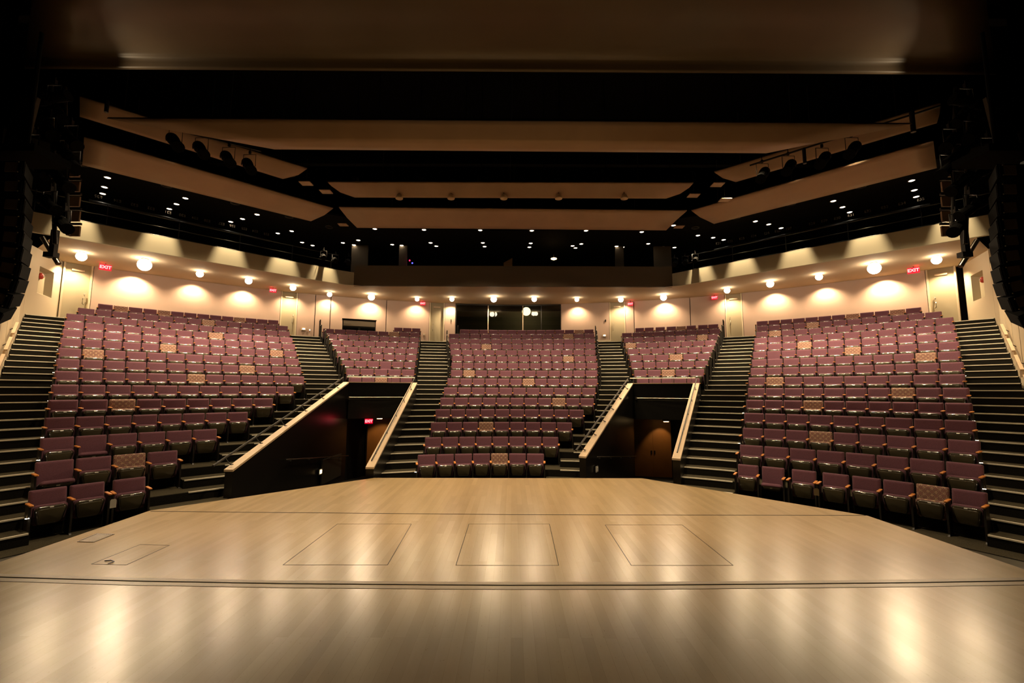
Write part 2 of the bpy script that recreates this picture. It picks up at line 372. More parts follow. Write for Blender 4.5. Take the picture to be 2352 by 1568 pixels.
# ------------------------------------------------------------------ stage
ZS = .30
def sp_(x, y): p = atZ(x, y, ZS); return (p.x, p.y)
cl, cr = sp_(860, 1097), sp_(1475, 1098); sl, sr = sp_(345, 1172), sp_(1993, 1184)
sl0 = sp_(0, 1290); sr0 = sp_(2332, 1300)
XL, XR = sl0[0], sr0[0]
stage_root = struct(empty('floor_stage'), 'worn tan wooden thrust stage platform with glossy boards')
poly = [(XL, -2.0), (XR, -2.0), sr0, sr, cr, cl, sl, sl0]
m = new('stage_boards'); m.prism(poly, ZS-.44, ZS); m.build('deck', stage_root)
m = new('black_paint')
for a, b_ in ((cl, cr), (cr, sr), (sr, sr0), (sl, cl), (sl0, sl)):
    m.bar((*a, ZS-.09), (*b_, ZS-.09), .03, .16)
m.build('edge_band', stage_root)
# seams: lift edge, curved plaster line strip, trap outlines
def seam(mb, pts, w_, dz=.002):
    for a, b_ in zip(pts, pts[1:]): mb.bar((*a, ZS+dz-.004), (*b_, ZS+dz-.004), w_, .009)
m = new('black_paint'); seam(m, [sp_(346, 1174), sp_(1176, 1181.5), sp_(1988, 1183.5)], .022); m.build('lift_seam', stage_root)
m = new('black_paint'); line = [sp_(x, y) for x, y in ((-60, 1322), (0, 1325), (300, 1334), (640, 1340), (1000, 1343), (1176, 1344), (1500, 1343.5), (1800, 1341), (2100, 1338), (2352, 1333.5), (2420, 1332))]
seam(m, line, .020); m.build('curtain_line_seam', stage_root)
mat('strip_tan', (.30, .215, .12), .34, noise=(6, .9, 1.1))
m = new('strip_tan')
up = [(x, y+.055) for x, y in line]
seam(m, up, .075, .0005)
m2 = [(x, y-.065) for x, y in line]; seam(m, m2, .085, .0005); m.build('threshold_strip', stage_root)
m = new('black_paint'); seam(m, [(x, y-.115) for x, y in line], .006, .001); m.build('threshold_seam', stage_root)
for nm, px in (('trap_outline', [(1077, 1203), (1262, 1203), (1283, 1298), (1047, 1298)]), ('trap_outline', [(775, 1203), (945, 1203), (890, 1297), (650, 1297)]),
               ('trap_outline', [(1390, 1205), (1567, 1205), (1684, 1298), (1450, 1298)]), ('floor_hatch', [(322, 1250), (389, 1252), (290, 1297), (210, 1295)])):
    m = new('carpet'); q = [sp_(*p) for p in px]; seam(m, q+[q[0]], .009, .001); m.build(nm, stage_root)
hatch_pull = new('black_metal'); hatch_pull.tube([(*sp_(240, 1289), ZS+.01), (*sp_(255, 1288), ZS+.012), (*sp_(262, 1291), ZS+.012), (*sp_(248, 1296), ZS+.01)], .006, 6); hatch_pull.build('hatch_pull', stage_root)
# floor vent grille let into the boards
vr = tag(empty('floor_grille', (*sp_(220, 1236), ZS)), 'small slatted metal grille set in the stage boards near the left edge', 'grille')
q = [Vector((*sp_(*p), ZS+.004)) for p in ((178, 1244), (216, 1245), (262, 1227), (222, 1226))]
fr = new('dark_steel'); 
for a, b_ in zip(q, q[1:]+q[:1]): fr.bar(a-vr.location, b_-vr.location, .012, .008)
fr.build('frame', vr)
slt = new('steel')
for i in range(1, 9):
    t = i/9; slt.bar(q[0].lerp(q[1], t)-vr.location, q[3].lerp(q[2], t)-vr.location, .018, .007)
slt.build('slats', vr)

# ------------------------------------------------------------------ vomitories
def on(key, t, dx=0.0):
    (x0, y0), (x1, y1) = VOM[key]; n = Vector((y1-y0, -(x1-x0))).normalized()
    return Vector((x0+(x1-x0)*t, y0+(y1-y0)*t)) + n*dx
VW = .20
names = {'lo': 'left vomitory, left side', 'li': 'left vomitory, right side', 'ri': 'right vomitory, left side', 'ro': 'right vomitory, right side'}
sign = {'lo': -1, 'li': 1, 'ri': -1, 'ro': 1}           # direction away from the passage
for key in VOM:
    s_ = sign[key]; root = struct(empty('wall_vomitory'), 'black sloping parapet wall with pale cap, %s' % names[key])
    a, b_ = on(key, 0), on(key, 1); ao, bo = on(key, 0, s_*VW), on(key, 1, s_*VW)
    r0 = hypot(a.x-C0[0], a.y-C0[1]); r1 = hypot(b_.x-C0[0], b_.y-C0[1])
    za, zb = capz(r0), capz(r1)
    m = new('black_gloss'); m.prism([a, b_, bo, ao], -1.2, [za-.04, zb-.04, zb-.04, za-.04]); m.build('wall_panel', root)
    e = .012
    a2, b2, ao2, bo2 = on(key, -.004, -s_*e), on(key, 1.0, -s_*e), on(key, -.004, s_*(VW+e)), on(key, 1.0, s_*(VW+e))
    m = new('cap_wood'); m.prism([a2, b2, bo2, ao2], [za-.05, zb-.05, zb-.05, za-.05], [za+.0, zb+.0, zb, za]); m.build('cap', root)
# rear parapets, lintels, inner rooms
for (ki, ko, side) in (('lo', 'li', 'left'), ('ri', 'ro', 'right')):
    a, b_ = on(ki, 1), on(ko, 1); rr = 15.38; aa, ab = AZ(*a), AZ(*b_)
    root = struct(empty('wall_vomitory'), 'black header with pale cap across the back of the %s vomitory' % side)
    m = new('black_paint'); m.prism([a, b_, b_+Vector((0, .12)), a+Vector((0, .12))], 1.50, 2.90); m.build('header', root)
    m = new('cap_wood'); m.prism([a-Vector((0, .01)), b_-Vector((0, .01)), b_+Vector((0, .14)), a+Vector((0, .14))], 2.90, 2.93); m.build('cap', root)
    D = Vector((0, 2.3)); c, d = a+D, b_+D
    m = new('black_paint'); m.prism([a+Vector((0,.1)), b_+Vector((0,.1)), d, c], 1.50, 1.60); m.build('soffit', root)
    m = new('black_paint'); m.prism([c, d, d+Vector((0, .1)), c+Vector((0, .1))], -1.3, 1.6); m.build('end_wall', root)
    m = new('black_paint'); m.prism([a, c, c-Vector((.1, 0)), a-Vector((.1, 0))], -1.3, 1.6); m.prism([b_, d, d+Vector((.1, 0)), b_+Vector((.1, 0))], -1.3, 1.6); m.build('side_walls', root)
def wall_rail(label, pts, r=.020, off=None, n_br=5, mt='black_metal', posts=None, base=None):
    root = tag(empty('handrail', pts[0]), label, 'handrail')
    o = Vector(pts[0]); m = new(mt); m.tube([Vector(p)-o for p in pts], r, 8); m.build('rail', root)
    if off is not None:
        p0, p1 = Vector(pts[0]), Vector(pts[1])
        for i in range(n_br):
            t = (i+.35)/n_br; p = p0.lerp(p1, t)-o
            b = new('black_metal'); b.tube([p, p+Vector(off)*.5+Vector((0, 0, -.03)), p+Vector(off)], .012, 6); b.box(p+Vector(off), (.06, .06, .02)); b.build('bracket', root)
    return root
def v3(p, z): return Vector((p[0], p[1], z))
wall_rail('long sloping handrail above the left parapet of the left vomitory', [v3(on('lo', -.05, -.27), capz(9.9)+.16), v3(on('lo', .99, -.20), capz(15.4)+.17)], .027, (.16, 0, -.16), 6)
wall_rail('sloping handrail on the inside of the right parapet of the left vomitory', [v3(on('li', .04, .07), capz(9.6)+.13), v3(on('li', 1.0, .10), capz(15.4)+.17)], .018, (0.03, 0, -.14), 5)
wall_rail('long sloping handrail above the left parapet of the right vomitory', [v3(on('ri', -.03, -.24), capz(10)+.16), v3(on('ri', .99, -.18), capz(15.4)+.17)], .027, (.14, 0, -.15), 6)
wall_rail('sloping handrail on the right parapet of the right vomitory', [v3(on('ro', .05, .09), capz(10.1)+.13), v3(on('ro', 1.0, .12), capz(15.4)+.17)], .018, (0.02, 0, -.14), 5)
for ki, ko, side in (('lo', 'li', 'left'), ('ri', 'ro', 'right')):
    a, b_ = on(ki, 1), on(ko, 1)
    root = tag(empty('guard_rail', v3(a, 2.93)), 'thin steel guard rail over the back header of the %s vomitory' % side, 'railing')
    m = new('satin_steel'); L_ = b_-a; m.tube([(-.1, .05, .19), (L_.x+.1, L_.y+.05, .19)], .018, 8); m.build('rail', root)
    for t in (.02, .34, .66, .98):
        m = new('steel'); m.tube([(L_.x*t, L_.y*t+.05, 0), (L_.x*t, L_.y*t+.05, .19)], .009, 6); m.build('post', root)
    root = tag(empty('crossbar', v3(a, 2.30)), 'thin horizontal steel bar across the %s vomitory opening' % side, 'bar')
    m = new('satin_steel'); m.tube([(.05, -.12, .03), (L_.x-.12, L_.y-.16, .03)], .014, 8); m.build('bar', root)
    for t in (.07, L_.x-.14):
        m = new('steel'); m.box((t, (0 if t < 1 else L_.y)-.16, .03), (.07, .10, .08)); m.build('end_bracket', root)
# inner passage handrails
q0, q1 = atY(668, 1053, 13.6), atY(840, 1046, 17.6)
wall_rail('dark handrail low on the inside wall of the left vomitory', [Vector((on('lo', .32, .10).x, 13.2, .62)), Vector((on('lo', .98, .10).x, 17.7, .10))], .016, (-.08, 0, -.05), 4, 'dark_steel')
wall_rail('dark handrail low on the inside wall of the right vomitory', [v3(on('ri', .12, .10), .62), v3(on('ri', .98, .10), .05)], .016, (-.05, .03, -.05), 4, 'dark_steel')
# doors at the back of the passages
def slab(name, label, x0, x1, y, z0, z1, mt, hx):
    root = struct(empty(name), label)
    m = new('black_metal'); m.box(((x0+x1)/2, y+.02, (z0+z1)/2), (x1-x0+.12, .06, z1-z0+.08)); m.build('door_frame', root)
    m = new(mt)
    for i in (0, 1):
        c = x0+(x1-x0)*(.25+.5*i); m.box((c, y-.03, (z0+z1)/2), ((x1-x0)/2-.006, .04, z1-z0))
    m.build('door_leaf', root)
    for h in hx:
        m = new('black_metal'); m.box((h, y-.06, z0+1.05), (.04, .03, .16)); m.build('door_handle', root)
slab('door_1', 'brown double door at the end of the left vomitory', -6.2, -4.6, 19.75, -1.05, 1.42, 'brown_door', (-5.45, -5.35))
slab('door_2', 'orange lit brown double door at the end of the right vomitory', 5.25, 6.9, 19.8, -1.05, 1.42, 'brown_door', (6.0, 6.14))
# small fittings in the vomitories
for (px, py, Y, label) in ((736, 1083, 12.9, 'small lit square step light on the left vomitory wall'), (1371, 1077, 14.0, 'small white square plate on the right vomitory wall')):
    key = 'lo' if px < 1000 else 'ri'
    p = atY(px, py, Y)
    # push the point onto the wall
    for i in range(101):
        w2 = on(key, i/100, .012); d = ray(px, py)
        if abs(w2.x/w2.y - d.x/d.y) < .004: p = atY(px, py, w2.y); break
    root = tag(empty('wall_light' if px < 1000 else 'wall_plate', p), label, 'light' if px < 1000 else 'plate')
    dirv = (on(key, 1)-on(key, 0)).normalized(); ang = atan2(dirv.y, dirv.x)
    m = new('plate_white'); m.box((0, 0, 0), (.17, .03, .17), rz=ang); m.build('frame', root)
    m = new('lamp_orange' if px < 1000 else 'plate_white'); m.box((.012, -.004, 0), (.11, .03, .11), rz=ang); m.build('lens' if px < 1000 else 'cover', root)
pnl = atY(770, 1078, 14.6)
m = new('rack_black'); m.box((on('lo', .8, .03).x, 16.4, -.15), (.05, 1.7, .8)); tag(m.build('wall_panel_box'), 'dark grey flat panel low on the left vomitory wall', 'panel')

# ------------------------------------------------------------------ seats
def seat_meshes(fabric, down):
    S = {}
    tilt = Matrix.Translation((0, .02, .61)) @ Matrix.Rotation(R_(-11), 4, 'X')
    m = new(fabric); m.pillow(.532, .52, [(-.060, .06), (-.058, .034), (-.047, .010), (-.030, 0), (.012, 0)], .022, tilt, 3)
    S['backrest'] = m.mesh('backrest')
    m = new('black_metal'); m.pillow(.525, .56, [(.014, 0), (.034, .004)], .03, tilt @ Matrix.Translation((0, 0, -.03)), 3); S['back_panel'] = m.mesh('back_panel')
    if down: base = Matrix.Translation((0, -.16, .40)) @ Matrix.Rotation(R_(68), 4, 'X')
    else: base = Matrix.Translation((0, -.165, .425)) @ Matrix.Rotation(R_(9), 4, 'X')
    m = new(fabric); m.pillow(.480, .36, [(-.02, 0), (.010, 0), (.045, .004), (.062, .03)], .055, base @ Matrix.Translation((0, 0, .010)), 4)
    S['seat_cushion'] = m.mesh('seat_cushion')
    m = new('seat_rim'); m.pillow(.465, .352, [(-.058, .042), (-.052, .026), (-.038, .010), (-.024, .001), (-.016, .001)], .075, base @ Matrix.Translation((0, 0, -.004)), 5)
    m.use('seat_shell'); m.pillow(.375, .262, [(-.064, .006), (-.061, 0), (-.050, 0)], .035, base @ Matrix.Translation((0, 0, -.004)), 4)
    m.v = [(x*(1 if down else min(1, .80+.20*(z-.26)/.24)), y, z) for x, y, z in m.v]
    S['seat_shell'] = m.mesh('seat_shell')
    m = new('plate_white'); m.box((0, -.052, .152), (.055, .008, .022), T=base, rx=R_(-38)); S['number_plate'] = m.mesh('number_plate')
    return S
SM = {(f, d): seat_meshes(f, d) for f in ('plum_fabric', 'patterned_fabric') for d in (False, True)}
m = new('wood_arm'); m.pillow(.058, .30, [(-.013, .006), (-.009, 0), (.009, 0), (.013, .006)], .018, Matrix.Translation((0, -.20, .655)) @ Matrix.Rotation(R_(92), 4, 'X'), 3, False); ARM = m.mesh('armrest')
m = new('black_metal')
m.prism([(-.30, .30), (-.25, .615), (-.33, .632), (-.33, .645), (-.06, .645), (-.06, .30), (-.10, .03), (-.02, 0), (-.34, 0), (-.30, .03)], -.016, .016, T=Matrix(((0, 0, 1, 0), (1, 0, 0, 0), (0, 1, 0, 0), (0, 0, 0, 1))))
STD = m.mesh('side_frame')
m = new('seat_rim'); m.box((0, 0, 0), (.012, .05, .07)); m.use('aisle_glow'); m.box((0, -.005, -.034), (.05, .035, .008)); AISLE_GLINT = m.mesh('aisle_glint')  # glowing tab paints the bright chrome glint on the end frames
ORD = 'zeroth first second third fourth fifth sixth seventh eighth ninth tenth eleventh twelfth thirteenth fourteenth fifteenth'.split()
seats = []
for b, B in BLOCKS.items():
    for k, (a0, a1, n, pat, low) in B.items():
        lst = CUSTOM.get((b, k)) or [(a0+(a1-a0)*i/n, a0+(a1-a0)*(i+1)/n) for i in range(n)]
        if (b, k) == ('right centre', 15):
            wd = (a1-a0)/8.6; off = [0, 1, 2.15, 3.3, 4.3, 5.3, 6.45, 7.45]; lst = [(a0+o*wd, a0+(o+1)*wd) for o in off]
        r = rowR(k)
        for i, (u, v) in enumerate(lst):
            a = (u+v)/2; wd = R_(v-u)*r; x, y, z = P(r, a, rowZ(k))
            size = 1/(x*x+y*y+(z-1.7)**2) * (cos(R_(a)) if b in ('left centre', 'centre', 'right centre') else .95)
            last = i == n-1
            gapr = last or (lst[i+1][0]-v)*pi/180*r > .08; gapl = i == 0 or (u-lst[i-1][1])*pi/180*r > .08
            seats.append(dict(b=b, k=k, i=i, n=n, a=a, r=r, w=wd, p=(x, y, z), pat=(i+1) in pat, low=(i+1) in low, size=size, gl=gapl, gr=gapr, last=last))
plain = sorted([s for s in seats if not s['pat']], key=lambda s: -s['size'])
keep = set(id(s) for s in plain[:278])
stuff_seats = []
for s in seats:
    if not s['pat'] and id(s) not in keep: stuff_seats.append(s); continue
    root = empty('patterned_seat' if s['pat'] else 'theatre_seat', s['p'], -R_(s['a']))
    k, i, n = s['k'], s['i'], s['n']
    rowname = 'front' if k == 1 else ORD[k]
    if k == 15: rowname = 'topmost'
    if s['b'] in ('left centre', 'right centre'): rowname = ORD[k-6] if k > 7 else 'lowest'
    pos = 'leftmost' if i == 0 else ('rightmost' if i == n-1 else ORD[i+1]+' from left')
    kind = 'brown patterned seat' if s['pat'] else ('plum seat, pan lowered' if s['low'] else 'plum folded seat')
    lab = '%s, %s in the %s row of the %s block' % (kind, pos, rowname, s['b'])
    tag(root, lab, 'seat', 'patterned seats scattered among the plum ones' if s['pat'] else 'plum seats in the %s block' % s['b'])
    S = SM[('patterned_fabric' if s['pat'] else 'plum_fabric', s['low'])]; sx = s['w']/.56
    for nm in ('backrest', 'back_panel', 'seat_cushion', 'seat_shell', 'number_plate'):
        inst(nm, S[nm], root, scale=(min(sx, 1.09), 1, 1))
    inst('armrest', ARM, root, loc=(s['w']/2, 0, 0)); inst('side_frame', STD, root, loc=(s['w']/2, 0, 0))
    if s['gl']:
        inst('armrest', ARM, root, loc=(-s['w']/2-.02, 0, 0)); inst('side_frame', STD, root, loc=(-s['w']/2-.02, 0, 0))
    if (s['b'] == 'left' and i == 0 and k in (1, 3, 4, 6, 7, 8, 9, 10)): inst('aisle_glint', AISLE_GLINT, root, loc=(-s['w']/2-.055, -.30, .47))
    if (s['b'] == 'right' and i == n-1 and k in (2, 3, 4, 5, 6, 7, 8, 9)): inst('aisle_glint', AISLE_GLINT, root, loc=(s['w']/2+.035, -.30, .47))
    if (s['b'] == 'centre' and i == 0 and k == 1) or (s['b'] == 'right' and i == 0 and k in (3, 5)): inst('aisle_glint', AISLE_GLINT, root, loc=(-s['w']/2-.055, -.30, .47))
for (b, k, az_, lb, nm, mt_, sz) in (('left', 1, -54.5, 'white paper tag hanging between the second and third front row seats of the left block', 'paper_tag', 'plate_white', (.10, .006, .17)),
                             ('right', 1, 44.74, 'small metal plate between the third and fourth front row seats of the right block', 'metal_plate', 'steel', (.10, .01, .16))):
    p = P(rowR(k)-.37, az_, rowZ(k)+.47); r = tag(empty(nm, p, -R_(az_)), lb, 'tag' if nm == 'paper_tag' else 'plate')
    m = new(mt_); m.prism([(-sz[0]/2, -sz[2]/2), (sz[0]/2, -sz[2]/2), (sz[0]/2, sz[2]*.35), (sz[0]*.3, sz[2]/2), (-sz[0]*.3, sz[2]/2), (-sz[0]/2, sz[2]*.35)], -sz[1], sz[1], T=Matrix.Rotation(pi/2, 4, 'X')); m.build('card', r)
    m = new('black_metal'); m.tube([(0, 0, sz[2]/2-.01), (0, .03, sz[2]/2+.07)], .004, 5); m.build('string' if nm == 'paper_tag' else 'fixing', r)
# the plum seats of the upper rows beyond the individually built ones
big = MB()
def append_mesh(big, me, T):
    o = len(big.v); big.v += [tuple(T @ v.co) for v in me.vertices]
    mi = [big.use(mm.name).cur for mm in me.materials]
    for p in me.polygons: big.f.append([o+j for j in p.vertices]); big.mi.append(mi[p.material_index]); big.sm.append(p.use_smooth)
for s in stuff_seats:
    T0 = Matrix.Translation(s['p']) @ Matrix.Rotation(-R_(s['a']), 4, 'Z'); S = SM[('plum_fabric', s['low'])]
    TS = T0 @ Matrix.Scale(min(s['w']/.56, 1.09), 4, (1, 0, 0))
    for nm in ('backrest', 'back_panel', 'seat_cushion', 'seat_shell', 'number_plate'): append_mesh(big, S[nm], TS)
    for sx in ([1] + ([-1] if s['gl'] else [])):
        TT = T0 @ Matrix.Translation((sx*s['w']/2-(.02 if sx < 0 else 0), 0, 0)); append_mesh(big, ARM, TT); append_mesh(big, STD, TT)
tag(big.build('distant_theatre_seats'), 'plum seats filling the upper rows of all five blocks below the rear wall', 'seats', kind='stuff')

# ------------------------------------------------------------------ aisle end rails (steel loops on black posts)
def end_rail(b, k, side, label):
    a = ends(b, k)[side] + (-1 if side == 0 else 1)*D_(.07/rowR(k)); r = rowR(k)
    root = tag(empty('aisle_rail', P(r, a, rowZ(k)), -R_(a)), label, 'handrail', 'rails at the row ends beside the %s' % ('left aisle' if b == 'left centre' else 'right aisle' if b == 'right centre' else 'centre block'))
    for y in (-.02, -.52):
        m = new('black_metal'); m.box((0, y, .50), (.05, .05, 1.0)); m.build('post', root)
    m = new('satin_steel'); m.box((0, -.27, 1.01), (.05, .62, .03)); m.build('top_bar', root)
    m = new('black_paint'); m.box((0, -.27, .56), (.012, .46, .50)); m.build('infill', root)
for k in range(8, 16):
    nm = ORD[k-7] if k > 8 else 'lowest'
    if k == 15: nm = 'topmost'
    end_rail('left centre', k, 0, '%s of the black row end rails on the left edge of the left centre block' % nm)
    end_rail('centre', k, 0, '%s of the black row end rails on the left edge of the centre block' % nm)
    end_rail('centre', k, 1, '%s of the black row end rails on the right edge of the centre block' % nm)
    end_rail('right centre', k, 1, '%s of the black row end rails on the right edge of the right centre block' % nm)

# ------------------------------------------------------------------ rear walls, doors, soffit
ZL = rowZ(15); ZC = 8.20
def arc_panel(mb, a0, a1, z0, z1, r=R_TOP, th=.1, step=2): mb.sector(r, r+th, a0, a1, a0, a1, z0, z1, step)
DOORS = [(-51.5, -49.3, 'far left rear door'), (-31.4, -29.45, 'rear door at the top of the left aisle'), (-12.1, -9.95, 'rear door left of the control window'),
         (14.0, 16.2, 'rear door right of the control window'), (29.1, 31.1, 'rear door at the top of the right aisle'), (48.75, 51.0, 'far right rear door')]
WINDOW = (-8.35, 7.05)
segs = [(-49.3, -31.4), (-29.45, -27.3), (-27.3, -25.4), (-25.4, -18.1), (-18.1, -12.1), (-9.95, -8.35), (7.05, 14.0), (16.2, 17.4), (17.4, 24.8), (24.8, 29.1), (31.1, 48.75)]
root = struct(empty('wall_back'), 'rose beige curved rear wall in panels under the balcony soffit')
for a0, a1 in segs:
    m = new('wall_rose'); arc_panel(m, a0+.045, a1-.045, ZL-.2, ZC+.05); m.build('wall_panel', root)
m = new('black_paint'); arc_panel(m, -52, -8.5, ZL-.3, ZC+.1, R_TOP+.35, .1); arc_panel(m, 7.2, 52, ZL-.3, ZC+.1, R_TOP+.35, .1); m.build('backing', root)
m = new('wall_olive'); arc_panel(m, -10, 9, ZL-.3, ZC+.1, R_TOP+3.2, .1); arc_panel(m, -10, 9, ZL-.3, ZL-.2, R_TOP+.3, 3); m.build('control_room_wall', root)
ld = bpy.data.lights.new('control_room_glow', 'POINT'); ld.energy = 7; ld.color = WARM; ld.shadow_soft_size = .3
lo_ = bpy.data.objects.new('control_room_glow', ld); sc.collection.objects.link(lo_); lo_.location = P(R_TOP+1.8, 2, ZC-.15)
m = new('wall_cream'); arc_panel(m, -9.95, 14.0, ZL-.2, ZL+.32, R_TOP-.02, .12); m.build('sill_wall', root)
for j, (a0, a1, lab) in enumerate(DOORS):
    root = struct(empty('door_%d' % (j+3)), 'pale olive painted %s' % lab)
    m = new('wall_olive'); arc_panel(m, a0+.02, a1-.02, ZL-.1, ZC, R_TOP+.14, .06); m.build('door_leaf', root)
    m = new('wall_cream')
    for aa in (a0+.07, a1-.07): arc_panel(m, aa-.07, aa+.07, ZL-.1, ZC, R_TOP-.01, .2)
    m.build('door_frame', root)
    ah = a1-.45 if a0 < -20 else (a0+.45 if a0 > 13 else a0+.5)
    p = P(R_TOP+.07, ah, 0); m = new('steel')
    m.tube([(p[0], p[1], ZL+.92), (p[0], p[1]-.07, ZL+.95), (p[0], p[1]-.07, ZL+1.18), (p[0], p[1], ZL+1.21)], .018, 6); m.tube([(p[0]+.02, p[1], ZL+1.3), (p[0]+.02, p[1]-.06, ZL+1.35), (p[0]+.02, p[1], ZL+1.42)], .02, 6); m.build('door_handle', root)
    m = new('cap_wood'); pc = P(R_TOP+.1, (a0+a1)/2, ZC-.28); m.box(pc, (.42, .1, .08), rz=-R_((a0+a1)/2)); m.build('door_closer', root)
# control window
root = struct(empty('window_1'), 'wide dark control room window in the rear wall above the centre block')
m = new('glass_dark'); arc_panel(m, WINDOW[0], WINDOW[1], ZL+.3, ZC-.02, R_TOP+.12, .02); m.build('glass', root)
for a in (-8.3, -3.6, 1.5, 4.2, 7.0):
    m = new('cap_wood' if a in (-3.6, 1.5) else 'black_metal'); arc_panel(m, a-.06, a+.06, ZL+.3, ZC-.02, R_TOP+.05, .08); m.build('mullion', root)
m = new('black_metal'); arc_panel(m, WINDOW[0], WINDOW[1], ZC-.08, ZC-.02, R_TOP+.05, .08); m.build('head_rail', root)

# side returns of the rear wall (bright walls with alarm niches)
def ret_wall(side):
    s_ = -1 if side == 'left' else 1
    K = Vector(P(R_TOP+.13, s_*51.5))[:2]; K = Vector((K[0], K[1]))
    W0 = Vector(LW[0]) if s_ < 0 else Vector(RW[0])
    E_ = atR(66, 700, 23.4) if s_ < 0 else atR(2278, 702, 23.4)
    E_ = Vector((E_.x, E_.y))
    root = struct(empty('wall_%s' % side), 'bright cream wall at the top %s corner with an alarm niche' % side)
    d = (E_-K); L_ = d.length; d.normalize(); n = Vector((-d.y, d.x)) if s_ < 0 else Vector((d.y, -d.x))
    if n.dot(Vector((0, 0))-K) < 0: n = -n
    def q(t, z, dep=0): p = K + d*t - n*dep; return (p.x, p.y, z)
    z0, z1 = ZL-.1, ZC
    n0, n1 = L_*.30, L_*.80; h0, h1 = 6.45, 7.55
    m = new('wall_cream')
    for (t0, t1, a, b_) in ((0, n0, z0, z1), (n1, L_+1.5, z0, z1), (n0, n1, z0, h0), (n0, n1, h1, z1)):
        m.add([q(t0, a), q(t1, a), q(t1, b_), q(t0, b_)], [(0, 1, 2, 3)])
    m.build('wall_panel', root)
    m = new('wall_olive'); dd = .22
    F_ = [q(n0, h0), q(n1, h0), q(n1, h1), q(n0, h1)]; B_ = [q(n0+.12, h0+.1, dd), q(n1-.12, h0+.1, dd), q(n1-.12, h1-.1, dd), q(n0+.12, h1-.1, dd)]
    m.add(F_+B_, [(0, 1, 5, 4), (1, 2, 6, 5), (2, 3, 7, 6), (3, 0, 4, 7), (4, 5, 6, 7)]); m.build('niche', root)
    p = Vector(q((n0+n1)/2, h1-.30, dd-.03)); al = tag(empty('fire_alarm', p), 'red round alarm bell in the wall niche at the top %s corner' % side, 'alarm')
    ang = atan2(n.y, n.x)
    T = Matrix.Rotation(ang, 4, 'Z') @ Matrix.Rotation(pi/2, 4, 'Y')
    m = new('alarm_red'); m.lathe([(.02, .10), (.09, .09), (.13, .04), (.13, 0)], T); m.build('gong', al)
    m = new('plate_white'); m.lathe([(.035, .115), (.035, .09)], T); m.build('hub', al)
ret_wall('left'); ret_wall('right')

# outer walls of the far aisles, with handrails
for s_, seg, side in ((-1, LW, 'left'), (1, RW, 'right')):
    a, b_ = Vector(seg[0]), Vector(seg[1]); d = (b_-a); L_ = d.length; d.normalize(); n = Vector((-d.y, d.x)); n = n if n.x*s_ > 0 else -n
    root = struct(empty('wall_%s' % side), 'cream panelled side wall along the far %s aisle stairs' % side)
    def zfl(r): return -.158 + .407*(r-9.35)
    for i in range(9):
        t0, t1 = L_*i/9, L_*(i+1)/9-.10
        p, q = a+d*t0+n*.02, a+d*t1+n*.02
        zz = zfl(hypot(p.x-C0[0], p.y-C0[1]))
        m = new('wall_cream'); m.prism([p, q, q+n*.1, p+n*.1], zz-1.2, min(zz+2.2, ZC)); m.build('wall_panel', root)
    m = new('black_metal'); p, q = a+n*.12, b_+n*.12; m.prism([p, q, q+n*.1, p+n*.1], -.3, 8.0); m.build('backing', root)
    hr = tag(empty('handrail', (*(a-n*.10), 0)), 'pale stepped handrail along the far %s aisle wall' % side, 'handrail')
    pts = []
    for i in range(26):
        t = L_*(.36+.61*i/25); p = a+d*t-n*.10; r = hypot(p.x-C0[0], p.y-C0[1]); pts.append(Vector((p.x, p.y, zfl(r)+.92)))
    o = hr.location
    m = new('cap_wood')
    for i in range(0, 24, 4):
        m.bar(pts[i]-o, pts[i+3]-o, .07, .09)
        m.bar(pts[i+3]-o, pts[i+3]-o+Vector((0, 0, -.16)), .07, .07)
    m.build('rail', hr)
    for i in range(1, 24, 4):
        m = new('black_metal'); m.bar(pts[i]-o, pts[i]-o+Vector((n.x*.12, n.y*.12, -.1)), .02, .02); m.build('bracket', hr)

# balcony: soffit, fascia, upper ceiling
fl = [(-17.6, 15.2), (-9.35, 23.23), (-8.55, 23.84), (8.65, 23.85), (9.3, 23.15), (17.6, 15.0)]
m = new('soffit_paint'); N_ = 40
inner = []
for i in range(N_+1):
    a = -54 + 108*i/N_
    # fascia polyline hit by azimuth
    best = None
    for (x0, y0), (x1, y1) in zip(fl, fl[1:]):
        for j in range(41):
            x, y = x0+(x1-x0)*j/40, y0+(y1-y0)*j/40; e = abs(AZ(x, y)-a)
            if best is None or e < best[0]: best = (e, x, y)
    inner.append((best[1], best[2]))
vs = []; fs = []
for i in range(N_+1):
    a = -54 + 108*i/N_; o = P(R_TOP+.3, a); vs += [(inner[i][0], inner[i][1], ZC), (o[0], o[1], ZC)]
for i in range(N_): fs.append((2*i, 2*i+1, 2*i+3, 2*i+2))
m.add(vs, fs); struct(m.build('ceiling_soffit'), 'beige soffit under the balcony carrying the wall lamps')
def fascia(pts, z1, mt, label):
    m = new(mt)
    for (x0, y0), (x1, y1) in zip(pts, pts[1:]):
        d = Vector((x1-x0, y1-y0)).normalized(); n = Vector((-d.y, d.x))
        if n.y < 0: n = -n
        p, q = Vector((x0, y0)), Vector((x1, y1)); m.prism([p, q, q+n*.15, p+n*.15], ZC-.002, z1)
    return struct(m.build('wall_balcony'), label)
fascia(fl[:3], 8.93, 'fascia_paint', 'olive grey balcony front on the left with scalloped light')
fascia(fl[2:4], 9.32, 'fascia_dark', 'dark brown balcony front across the centre')
fascia(fl[3:], 8.93, 'fascia_paint', 'olive grey balcony front on the right with scalloped light')
